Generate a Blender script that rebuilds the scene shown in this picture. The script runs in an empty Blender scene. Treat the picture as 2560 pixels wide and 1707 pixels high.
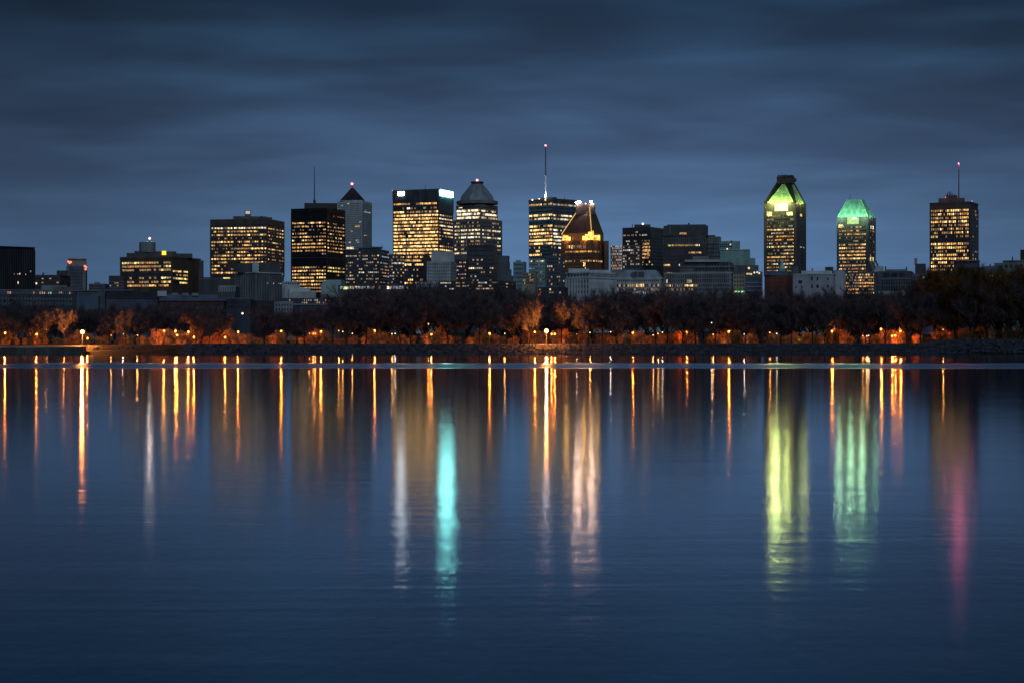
import bpy, math, random
from mathutils import Vector, Matrix

scene = bpy.context.scene
COL = scene.collection
R = math.radians
random.seed(11)

# ------------------------------------------------------------------ camera
F = 4700.0            # focal length in photograph pixels (photograph 2560 wide)
HZ = 858.0            # horizon row in the photograph
CAMZ = 3.0
cam = bpy.data.cameras.new("camera")
cam_o = bpy.data.objects.new("camera", cam)
COL.objects.link(cam_o)
cam_o.location = (0, 0, CAMZ)
cam_o.rotation_euler = (R(90), 0, 0)
cam.sensor_fit = 'HORIZONTAL'
cam.sensor_width = 36.0
cam.lens = 36.0 * F / 2560.0
cam.shift_y = (HZ - 853.5) / 2560.0
cam.clip_start = 0.5
cam.clip_end = 20000
scene.camera = cam_o

# ------------------------------------------------------------------ view
scene.view_settings.view_transform = 'Standard'
scene.view_settings.look = 'None'
scene.view_settings.exposure = 0.0
scene.view_settings.gamma = 1.0
scene.render.engine = 'CYCLES'
scene.cycles.use_denoising = True
scene.cycles.max_bounces = 5
scene.cycles.diffuse_bounces = 2
scene.cycles.glossy_bounces = 3
scene.cycles.transmission_bounces = 2
scene.cycles.transparent_max_bounces = 4
scene.cycles.sample_clamp_indirect = 0.0
scene.cycles.caustics_reflective = False
scene.cycles.blur_glossy = 0.0

# ------------------------------------------------------------------ node helpers
def nd(nt, t, loc=None, **kw):
    n = nt.nodes.new(t)
    for k, v in kw.items():
        setattr(n, k, v)
    return n

def lk(nt, a, b):
    nt.links.new(a, b)

def mth(nt, op, a, b=None, c=None, clamp=False):
    n = nt.nodes.new('ShaderNodeMath'); n.operation = op; n.use_clamp = clamp
    for i, v in enumerate((a, b, c)):
        if v is None: continue
        if isinstance(v, (int, float)): n.inputs[i].default_value = v
        else: nt.links.new(v, n.inputs[i])
    return n.outputs[0]

def ramp(nt, fac, stops, interp='EASE'):
    n = nt.nodes.new('ShaderNodeValToRGB'); n.color_ramp.interpolation = interp
    el = n.color_ramp.elements
    while len(el) < len(stops): el.new(0.5)
    for e, (p, c) in zip(el, stops):
        e.position = p
        e.color = (c[0], c[1], c[2], 1) if not isinstance(c, (int, float)) else (c, c, c, 1)
    if fac is not None: nt.links.new(fac, n.inputs[0])
    return n.outputs[0]

def mixc(nt, fac, a, b):
    n = nt.nodes.new('ShaderNodeMix'); n.data_type = 'RGBA'
    if isinstance(fac, (int, float)): n.inputs[0].default_value = fac
    else: nt.links.new(fac, n.inputs[0])
    for i, v in ((6, a), (7, b)):
        if isinstance(v, tuple): n.inputs[i].default_value = (v[0], v[1], v[2], 1)
        else: nt.links.new(v, n.inputs[i])
    return n.outputs[2]

# ------------------------------------------------------------------ sky
SUN_EL, SUN_ROT = R(2.0), R(180.0)
world = bpy.data.worlds.new("World"); scene.world = world
world.use_nodes = True
nt = world.node_tree; nt.nodes.clear()
wo = nd(nt, 'ShaderNodeOutputWorld'); bg = nd(nt, 'ShaderNodeBackground')
lk(nt, bg.outputs[0], wo.inputs[0])
tc = nd(nt, 'ShaderNodeTexCoord')
sep = nd(nt, 'ShaderNodeSeparateXYZ'); lk(nt, tc.outputs['Generated'], sep.inputs[0])
X_, Y_, Z_ = sep.outputs
zc = mth(nt, 'MAXIMUM', Z_, 0.0)
# clouds lie on a high flat layer, so they flatten towards the horizon
den = mth(nt, 'ADD', zc, 0.075)
u = mth(nt, 'DIVIDE', X_, den); v = mth(nt, 'DIVIDE', Y_, den)
cv = nd(nt, 'ShaderNodeCombineXYZ'); lk(nt, u, cv.inputs[0]); lk(nt, v, cv.inputs[1])
def cnoise(scale, sx, sy, off, det=3.0, dist=0.0, rough=0.5):
    mp = nd(nt, 'ShaderNodeMapping'); lk(nt, cv.outputs[0], mp.inputs[0])
    mp.inputs['Scale'].default_value = (sx, sy, 1); mp.inputs['Location'].default_value = off
    mp.inputs['Rotation'].default_value = (0, 0, R(7))
    n = nd(nt, 'ShaderNodeTexNoise'); lk(nt, mp.outputs[0], n.inputs[0])
    n.inputs['Scale'].default_value = scale; n.inputs['Detail'].default_value = det
    n.inputs['Roughness'].default_value = rough; n.inputs['Distortion'].default_value = dist
    return n.outputs[0]
n1 = cnoise(1.0, 1.1, 1.35, (3.1, 0.4, 0), 2, 0.45)
n2 = cnoise(1.0, 2.2, 2.6, (7.7, 2.2, 3), 2, 0.3)
n3 = cnoise(1.0, 0.7, 0.55, (1.3, 5.2, 5), 1, 0.0)
cl = mth(nt, 'ADD', mth(nt, 'MULTIPLY', n1, 0.62), mth(nt, 'MULTIPLY', n2, 0.38))
clf = ramp(nt, cl, [(0.22, 0.0), (0.68, 1.0)])
br = ramp(nt, n3, [(0.52, 0.0), (0.72, 0.8)])
# clear twilight gradient and the dark cloud over it (elevation as sine)
clear = ramp(nt, zc, [(0.0, (0.104, 0.218, 0.425)), (0.055, (0.100, 0.200, 0.375)), (0.10, (0.066, 0.130, 0.250)), (0.15, (0.036, 0.088, 0.175)),
                      (0.185, (0.018, 0.050, 0.105)), (0.30, (0.015, 0.040, 0.088)), (1.0, (0.03, 0.06, 0.12))], 'LINEAR')
cloud = ramp(nt, zc, [(0.0, (0.101, 0.208, 0.405)), (0.055, (0.084, 0.165, 0.310)), (0.10, (0.041, 0.074, 0.148)), (0.15, (0.0165, 0.032, 0.066)),
                      (0.185, (0.0085, 0.020, 0.043)), (0.30, (0.008, 0.019, 0.042)), (1.0, (0.02, 0.036, 0.07))], 'LINEAR')
mixed = mixc(nt, clf, clear, cloud)
mixed = mixc(nt, mth(nt, 'MULTIPLY', br, mth(nt, 'MULTIPLY', zc, 2.2, clamp=True)), mixed, clear)
# the sky is a little darker off to the sides, away from the glow over the city
side = ramp(nt, mth(nt, 'ABSOLUTE', mth(nt, 'SUBTRACT', X_, 0.045)), [(0.04, 1.02), (0.31, 0.54), (1.0, 0.56)])
sk = nd(nt, 'ShaderNodeTexSky', sky_type='NISHITA'); sk.sun_disc = False
sk.sun_elevation = SUN_EL; sk.sun_rotation = SUN_ROT
sk_s = nd(nt, 'ShaderNodeVectorMath', operation='SCALE'); lk(nt, sk.outputs[0], sk_s.inputs[0]); sk_s.inputs['Scale'].default_value = 0.0015
sc_ = nd(nt, 'ShaderNodeVectorMath', operation='SCALE'); lk(nt, mixed, sc_.inputs[0]); lk(nt, side, sc_.inputs['Scale'])
ad = nd(nt, 'ShaderNodeVectorMath', operation='ADD'); lk(nt, sc_.outputs[0], ad.inputs[0]); lk(nt, sk_s.outputs[0], ad.inputs[1])
lk(nt, ad.outputs[0], bg.inputs[0]); bg.inputs[1].default_value = 1.0

# added fill to lift the facades, wide and faint, from behind the camera
sl = bpy.data.lights.new("fill_sun", 'SUN'); sl.energy = 0.75; sl.angle = R(40); sl.color = (0.66, 0.82, 1.0)
so = bpy.data.objects.new("fill_sun", sl); COL.objects.link(so)
so.rotation_euler = (R(68), 0, R(12))

# ------------------------------------------------------------------ materials
MATS = {}
def mat_wall(name, col, rough=0.75, var=0.25, scale=0.15, spec=0.3, streak=True):
    if name in MATS: return MATS[name]
    m = bpy.data.materials.new(name); m.use_nodes = True
    t = m.node_tree; b = t.nodes['Principled BSDF']
    tcn = nd(t, 'ShaderNodeTexCoord'); mp = nd(t, 'ShaderNodeMapping'); lk(t, tcn.outputs['Object'], mp.inputs[0])
    mp.inputs['Scale'].default_value = (1, 1, 0.35 if streak else 1)
    n = nd(t, 'ShaderNodeTexNoise'); lk(t, mp.outputs[0], n.inputs[0]); n.inputs['Scale'].default_value = scale; n.inputs['Detail'].default_value = 4
    c = ramp(t, n.outputs[0], [(0.3, tuple(x * (1 - var) for x in col)), (0.7, tuple(min(1, x * (1 + var)) for x in col))])
    lk(t, c, b.inputs['Base Color']); b.inputs['Roughness'].default_value = rough
    b.inputs['Specular IOR Level'].default_value = spec
    MATS[name] = m; return m

def mat_glass(name, col=(0.012, 0.014, 0.018), rough=0.12):
    if name in MATS: return MATS[name]
    m = bpy.data.materials.new(name); m.use_nodes = True
    t = m.node_tree; b = t.nodes['Principled BSDF']
    tcn = nd(t, 'ShaderNodeTexCoord')
    n = nd(t, 'ShaderNodeTexNoise'); lk(t, tcn.outputs['Object'], n.inputs[0]); n.inputs['Scale'].default_value = 0.25
    c = ramp(t, n.outputs[0], [(0.35, col), (0.65, tuple(x * 2.0 for x in col))])
    lk(t, c, b.inputs['Base Color']); b.inputs['Roughness'].default_value = rough
    MATS[name] = m; return m

def mat_lit(name, col, st, scale=0.55, lo=0.16, hi=1.6):
    """a lit room behind the pane: lamps and furniture make it uneven"""
    if name in MATS: return MATS[name]
    m = bpy.data.materials.new(name); m.use_nodes = True
    t = m.node_tree; b = t.nodes['Principled BSDF']
    tcn = nd(t, 'ShaderNodeTexCoord')
    n = nd(t, 'ShaderNodeTexNoise'); lk(t, tcn.outputs['Object'], n.inputs[0]); n.inputs['Scale'].default_value = scale; n.inputs['Detail'].default_value = 1.5
    st *= 1.05
    n.inputs['Detail'].default_value = 3.0; n.inputs['Roughness'].default_value = 0.7
    s = ramp(t, n.outputs[0], [(0.34, lo * st / 10), (0.66, hi * st / 10)])
    lk(t, mth(t, 'MULTIPLY', s, 10.0), b.inputs['Emission Strength'])
    b.inputs['Emission Color'].default_value = (*col, 1)
    b.inputs['Base Color'].default_value = (0.02, 0.02, 0.02, 1); b.inputs['Roughness'].default_value = 0.2
    MATS[name] = m; return m

def mat_emit(name, col, st):
    if name in MATS: return MATS[name]
    m = bpy.data.materials.new(name); m.use_nodes = True
    b = m.node_tree.nodes['Principled BSDF']
    b.inputs['Emission Color'].default_value = (*col, 1); b.inputs['Emission Strength'].default_value = st
    b.inputs['Base Color'].default_value = (0.05, 0.05, 0.05, 1)
    MATS[name] = m; return m

GLASS = mat_glass('dark_glass'); GLASSB = mat_glass('blue_glass', (0.02, 0.03, 0.045), 0.08)
W = {
 'amber': [(mat_lit('lit_amber', (1.0, 0.54, 0.17), 1.15), 5), (mat_lit('lit_amber_bright', (1.0, 0.63, 0.26), 1.7), 2), (mat_lit('lit_amber_dim', (1.0, 0.48, 0.16), 0.5), 3)],
 'gold':  [(mat_lit('lit_gold', (1.0, 0.55, 0.16), 1.25), 5), (mat_lit('lit_gold_bright', (1.0, 0.63, 0.23), 2.0), 3), (mat_lit('lit_amber_dim', (1.0, 0.48, 0.16), 0.5), 1)],
 'lemon': [(mat_lit('lit_lemon', (0.95, 0.78, 0.24), 1.1), 4), (mat_lit('lit_lemon_bright', (0.98, 0.88, 0.36), 1.5), 1), (mat_lit('lit_orange_dim', (1.0, 0.45, 0.14), 0.5), 2)],
 'cream': [(mat_lit('lit_cream', (1.0, 0.82, 0.50), 1.1), 4), (mat_lit('lit_cream_bright', (1.0, 0.9, 0.62), 1.5), 2), (mat_lit('lit_cream_dim', (0.95, 0.78, 0.52), 0.55), 3)],
 'pale':  [(mat_lit('lit_pale', (0.75, 0.82, 0.9), 0.42), 4), (mat_lit('lit_cream_dim', (0.9, 0.8, 0.6), 0.35), 3), (mat_lit('lit_cream', (1.0, 0.82, 0.50), 1.1), 1)],
 'orange': [(mat_lit('lit_orange', (1.0, 0.42, 0.08), 1.2), 4), (mat_lit('lit_orange_dim', (1.0, 0.45, 0.14), 0.5), 3), (mat_lit('lit_amber', (1.0, 0.58, 0.20), 1.15), 2)],
 'pink':  [(mat_lit('lit_pinkwhite', (1.0, 0.7, 0.62), 0.55), 4), (mat_lit('lit_pale', (0.75, 0.82, 0.9), 0.28), 3)],
 'whitehot': [(mat_lit('lit_cream_bright', (1.0, 0.9, 0.62), 1.5), 3), (mat_lit('lit_cream', (1.0, 0.82, 0.50), 1.1), 1)],
}
DIMROOM = mat_lit('dim_room', (1.0, 0.58, 0.26), 0.34)
BLACK = mat_wall('black_metal_wall', (0.008, 0.008, 0.010), 0.5, 0.3)
BROWN = mat_wall('dark_bronze_wall', (0.065, 0.050, 0.042), 0.6, 0.3)
CHAR = mat_wall('charcoal_wall', (0.04, 0.042, 0.052), 0.6, 0.3)
SLATE = mat_wall('slate_wall', (0.07, 0.08, 0.10), 0.7, 0.3)
GREY = mat_wall('grey_concrete', (0.16, 0.17, 0.18), 0.8, 0.25)
PALE = mat_wall('pale_stone', (0.32, 0.35, 0.36), 0.85, 0.2)
WHITE = mat_wall('white_stone', (0.42, 0.455, 0.465), 0.85, 0.15)
BRICK = mat_wall('red_brick', (0.12, 0.045, 0.035), 0.9, 0.3)
OLDBR = mat_wall('brown_brick', (0.06, 0.03, 0.024), 0.9, 0.3)
COPPER = mat_wall('brown_copper_glass', (0.16, 0.085, 0.05), 0.45, 0.3)
ROOFB = mat_wall('blue_grey_roof', (0.06, 0.08, 0.13), 0.6, 0.3)
ROOFD = mat_wall('dark_roof', (0.02, 0.022, 0.03), 0.8, 0.3)
DOMEM = mat_wall('dome_metal', (0.20, 0.225, 0.26), 0.45, 0.2)
STEEL = mat_wall('antenna_steel', (0.35, 0.38, 0.42), 0.5, 0.1)
DSTEEL = mat_wall('dark_steel', (0.03, 0.03, 0.035), 0.6, 0.1)
GREENC = mat_wall('green_copper', (0.24, 0.58, 0.42), 0.6, 0.35, 0.25)
TEALW = mat_wall('green_grey_stone', (0.16, 0.27, 0.26), 0.8, 0.2)
BEIGE = mat_wall('beige_stone', (0.26, 0.22, 0.17), 0.85, 0.2)
RED_E = mat_emit('red_beacon', (1.0, 0.09, 0.10), 14)
PINK_E = mat_emit('pink_beacon', (1.0, 0.12, 0.16), 4)
REDW_E = mat_emit('salmon_beacon', (1.0, 0.55, 0.42), 3)
WHITE_E = mat_emit('white_floodlight', (1.0, 0.62, 0.42), 190)
CYAN_E = mat_emit('white_sign_light', (0.28, 1.0, 0.92), 38)
CREAM_E = mat_emit('cream_sign_light', (0.95, 0.93, 0.85), 9)
YEL_E = mat_emit('yellow_sign_light', (1.0, 0.62, 0.02), 2.2)

# ------------------------------------------------------------------ mesh builder
class MB:
    def __init__(s): s.v = []; s.f = []; s.mi = []; s.mats = []
    def m(s, mat):
        if mat not in s.mats: s.mats.append(mat)
        return s.mats.index(mat)
    def poly(s, pts, mat):
        i = len(s.v); s.v += [tuple(p) for p in pts]; s.f.append(tuple(range(i, i + len(pts)))); s.mi.append(s.m(mat))
    def hexa(s, b, t, mat, bottom=True):
        """b, t: four bottom and four top points"""
        i = len(s.v); s.v += [tuple(p) for p in b] + [tuple(p) for p in t]; k = s.m(mat)
        n = len(b)
        for j in range(n):
            s.f.append((i + j, i + (j + 1) % n, i + n + (j + 1) % n, i + n + j)); s.mi.append(k)
        s.f.append(tuple(i + n + j for j in range(n))); s.mi.append(k)
        if bottom: s.f.append(tuple(i + n - 1 - j for j in range(n))); s.mi.append(k)
    def prism(s, pts, z0, z1, mat, top=None):
        top = top or pts
        s.hexa([(p[0], p[1], z0) for p in pts], [(p[0], p[1], z1) for p in top], mat)
    def box(s, cx, cy, z0, sx, sy, h, mat, a=0.0):
        c, d = math.cos(a), math.sin(a)
        pts = [(cx + x * c - y * d, cy + x * d + y * c) for x, y in ((-sx/2, -sy/2), (sx/2, -sy/2), (sx/2, sy/2), (-sx/2, sy/2))]
        s.prism(pts, z0, z0 + h, mat)
    def tube(s, p, q, r0, r1, mat, n=6):
        p, q = Vector(p), Vector(q); d = (q - p).normalized()
        a = d.cross(Vector((0, 0, 1)));
        if a.length < 1e-3: a = Vector((1, 0, 0))
        a.normalize(); b = d.cross(a)
        B = [p + (a * math.cos(2*math.pi*k/n) + b * math.sin(2*math.pi*k/n)) * r0 for k in range(n)]
        T = [q + (a * math.cos(2*math.pi*k/n) + b * math.sin(2*math.pi*k/n)) * r1 for k in range(n)]
        s.hexa(B, T, mat)
    def lathe(s, cx, cy, prof, mat, n=16, a0=0.0):
        """prof: list of (radius, z)"""
        k = s.m(mat); i0 = len(s.v)
        for r, z in prof:
            for j in range(n):
                t = a0 + 2 * math.pi * j / n; s.v.append((cx + r * math.cos(t), cy + r * math.sin(t), z))
        for q in range(len(prof) - 1):
            for j in range(n):
                a = i0 + q * n + j; b = i0 + q * n + (j + 1) % n
                s.f.append((a, b, b + n, a + n)); s.mi.append(k)
        s.f.append(tuple(i0 + (len(prof) - 1) * n + j for j in range(n))); s.mi.append(k)
    def ball(s, c, r, mat, n=10):
        s.lathe(c[0], c[1], [(max(0.02 * r, r * math.sin(math.pi * q / 6)), c[2] - r * math.cos(math.pi * q / 6)) for q in range(7)], mat, n)
    def build(s, name, parent=None, origin=(0, 0, 0), smooth=False):
        me = bpy.data.meshes.new(name)
        ox, oy, oz = origin
        me.from_pydata([(a - ox, b - oy, c - oz) for a, b, c in s.v], [], s.f)
        for m in s.mats: me.materials.append(m)
        me.polygons.foreach_set('material_index', s.mi)
        if smooth: me.polygons.foreach_set('use_smooth', [True] * len(s.f))
        o = bpy.data.objects.new(name, me); COL.objects.link(o)
        if parent is not None: o.parent = parent
        else: o.location = origin
        return o

def tag(o, label=None, cat=None, group=None, kind=None):
    if label: o['label'] = label
    if cat: o['category'] = cat
    if group: o['group'] = group
    if kind: o['kind'] = kind
    return o

def empty(name, loc):
    o = bpy.data.objects.new(name, None); COL.objects.link(o); o.location = loc; o.empty_display_size = 1
    return o

def sx(px, D): return (px - 1280.0) * D / F
def sz(py, D): return CAMZ + (HZ - py) * D / F

# ------------------------------------------------------------------ terrain
def ground_z(y):
    pts = [(530, -0.6), (541, -0.25), (550.5, 2.72), (556, 2.86), (700, 2.9), (900, 4.5), (1300, 10), (2200, 22), (3400, 30), (9000, 34)]
    for (a, za), (b, zb) in zip(pts, pts[1:]):
        if y <= b: return za + (zb - za) * max(0, (y - a)) / (b - a)
    return pts[-1][1]

GRASS = mat_wall('winter_grass', (0.035, 0.030, 0.024), 0.95, 0.4, 0.3, 0.1, False)
ROCK = mat_wall('riprap_rock', (0.032, 0.040, 0.060), 0.85, 0.5, 0.6, 0.4, False)
mb = MB()
ys = [530, 541, 544, 547, 550.5, 553, 556, 575, 600, 650, 700, 800, 900, 1100, 1300, 1700, 2200, 2800, 3400, 6000, 9000]
xs = [-6000, -3000, -1500, -800, -400] + list(range(-300, 301, 12)) + [400, 800, 1500, 3000, 6000]
for yy in ys:
    for xx in xs:
        k = 1.0
        z = ground_z(yy)
        if 545 <= yy <= 700:
            z += 1.4 * max(0, min(1, (xx - 118) / 14)) * (1 if yy >= 550 else 0.5)   # the bank rises at the right
            z -= 0.35 * max(0, min(1, (-xx - 100) / 10)) if yy < 560 else 0
        mb.v.append((xx + (random.uniform(-1, 1) if 540 < yy < 560 else 0), yy, z + (random.uniform(-.12, .12) if 543 < yy < 552 else 0)))
nx = len(xs)
for j in range(len(ys) - 1):
    for i in range(nx - 1):
        a = j * nx + i
        mb.f.append((a, a + 1, a + nx + 1, a + nx)); mb.mi.append(mb.m(GRASS))
g = mb.build('ground'); tag(g, kind='structure')

# rock armour of the bank: nobody could count it
def rocks():
    rnd = random.Random(5)
    mb = MB()
    for k in range(9500):
        x = rnd.uniform(-122, 205)
        t = rnd.random() ** 0.9
        y = 541 + 11.5 * t
        z = ground_z(y) - 0.05
        if x > 118: z += 1.4 * min(1, (x - 118) / 14) * (0.5 + 0.5 * t)
        r = rnd.uniform(0.16, 0.48)
        if x < -96: r *= 0.7; z -= 0.3
        i = len(mb.v)
        a0 = rnd.uniform(0, 6.28); n = 5
        for (rr, zz) in ((0.75, -0.5), (1.0, 0.1), (0.6, 0.62)):
            for j in range(n):
                a = a0 + 6.283 * j / n + rnd.uniform(-.25, .25); q = r * rr * rnd.uniform(0.75, 1.25)
                mb.v.append((x + q * 1.25 * math.cos(a), y + q * math.sin(a), z + r * zz * rnd.uniform(0.7, 1.2)))
        for lv in range(2):
            for j in range(n):
                p = i + lv * n + j; q = i + lv * n + (j + 1) % n
                mb.f.append((p, q, q + n, p + n)); mb.mi.append(0)
        mb.f.append(tuple(i + 2 * n + j for j in range(n))); mb.mi.append(0)
    mb.m(ROCK)
    return mb.build('riprap_rocks')
tag(rocks(), 'dark blue-grey riprap rocks piled along the far waterline', 'rocks', kind='stuff')

# quay wall at the left end of the far bank
QUAY = mat_wall('quay_concrete', (0.05, 0.045, 0.045), 0.8, 0.4, 0.4)
qx0, qx1 = sx(-120, 540), sx(205, 540)
o = (0.5 * (qx0 + qx1), 541, 0)
q = empty('quay', o)
mb = MB(); mb.box(o[0], 543, -0.6, qx1 - qx0, 5, 2.55, QUAY); mb.build('wall', q, o)
mb = MB(); mb.box(o[0], 543.1, 1.95, qx1 - qx0 + .6, 5.6, 0.3, mat_wall('coping_stone', (0.24, 0.22, 0.22), 0.8, 0.3, 0.5)); mb.build('coping', q, o)
for k in range(14):
    mb = MB(); mb.box(qx0 + 1.5 + k * 2.75, 540.3, -0.5, 0.16, 0.3, 2.2, DSTEEL); mb.build('fender', q, o)
tag(q, 'long low concrete quay with pale coping at the left end of the bank', 'quay')

# ------------------------------------------------------------------ water
wm = bpy.data.materials.new('river_water'); wm.use_nodes = True
t = wm.node_tree; t.nodes.clear()
out = nd(t, 'ShaderNodeOutputMaterial')
gl = nd(t, 'ShaderNodeBsdfGlossy'); gl.distribution = 'BECKMANN'
df = nd(t, 'ShaderNodeBsdfDiffuse'); mx = nd(t, 'ShaderNodeMixShader')
lk(t, mx.outputs[0], out.inputs[0]); lk(t, df.outputs[0], mx.inputs[1]); lk(t, gl.outputs[0], mx.inputs[2])
df.inputs[0].default_value = (0.032, 0.130, 0.245, 1); gl.inputs[0].default_value = (0.93, 0.96, 1.0, 1)
fr = nd(t, 'ShaderNodeFresnel'); fr.inputs['IOR'].default_value = 1.7
lk(t, fr.outputs[0], mx.inputs[0])
geo = nd(t, 'ShaderNodeNewGeometry'); ps = nd(t, 'ShaderNodeSeparateXYZ'); lk(t, geo.outputs['Position'], ps.inputs[0])
def wnoise(sxx, syy, det=2, dist=0.0, off=(0, 0, 0)):
    mp = nd(t, 'ShaderNodeMapping'); lk(t, geo.outputs['Position'], mp.inputs[0]); mp.inputs['Scale'].default_value = (sxx, syy, 1); mp.inputs['Location'].default_value = off
    n = nd(t, 'ShaderNodeTexNoise'); lk(t, mp.outputs[0], n.inputs[0]); n.inputs['Scale'].default_value = 1; n.inputs['Detail'].default_value = det; n.inputs['Distortion'].default_value = dist
    return n.outputs[0]
# wind patches: rougher water
patch = ramp(t, wnoise(0.11, 0.30, 3, 0.6, (4, 1.5, 0)), [(0.50, 0.0), (0.70, 1.0)])
# a band of wind-ruffled water about 200 to 290 m out
edge = mth(t, 'MULTIPLY', mth(t, 'SUBTRACT', wnoise(0.03, 0.0, 2), 0.5), 26.0)
yb = mth(t, 'ADD', ps.outputs[1], edge)
band = ramp(t, mth(t, 'DIVIDE', yb, 1000.0), [(0.222, 0.0), (0.236, 1.0), (0.262, 1.0), (0.300, 0.0)])
near = ramp(t, mth(t, 'DIVIDE', ps.outputs[1], 100.0), [(0.15, 1.0), (1.0, 0.0)], 'LINEAR')
rg = mth(t, 'ADD', mth(t, 'ADD', 0.098, mth(t, 'MULTIPLY', near, 0.025)), mth(t, 'MULTIPLY', patch, 0.014))
rg = mth(t, 'ADD', rg, mth(t, 'MULTIPLY', band, 0.26))
lk(t, rg, gl.inputs['Roughness'])
bp = nd(t, 'ShaderNodeBump'); bp.inputs['Strength'].default_value = 1.0; bp.inputs['Distance'].default_value = 1.0
h = mth(t, 'ADD', mth(t, 'MULTIPLY', wnoise(1.1, 3.2, 2, 0.3), 0.0016), mth(t, 'MULTIPLY', wnoise(0.10, 0.42, 1, 0.5), 0.0035))
near2 = ramp(t, mth(t, 'DIVIDE', ps.outputs[1], 100.0), [(0.22, 1.0), (0.75, 0.0)])
h = mth(t, 'ADD', h, mth(t, 'MULTIPLY', near2, mth(t, 'ADD', mth(t, 'MULTIPLY', wnoise(0.07, 0.30, 2, 1.2, (2, 7, 0)), 0.010), mth(t, 'MULTIPLY', wnoise(4.0, 1.6, 2, 0.3), 0.0030))))
lk(t, h, bp.inputs['Height'])
lk(t, bp.outputs[0], gl.inputs['Normal'])
mb = MB(); mb.poly([(-3000, -80, 0), (3000, -80, 0), (3000, 543, 0), (-3000, 543, 0)], wm)
w = mb.build('water'); tag(w, kind='structure')

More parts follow.
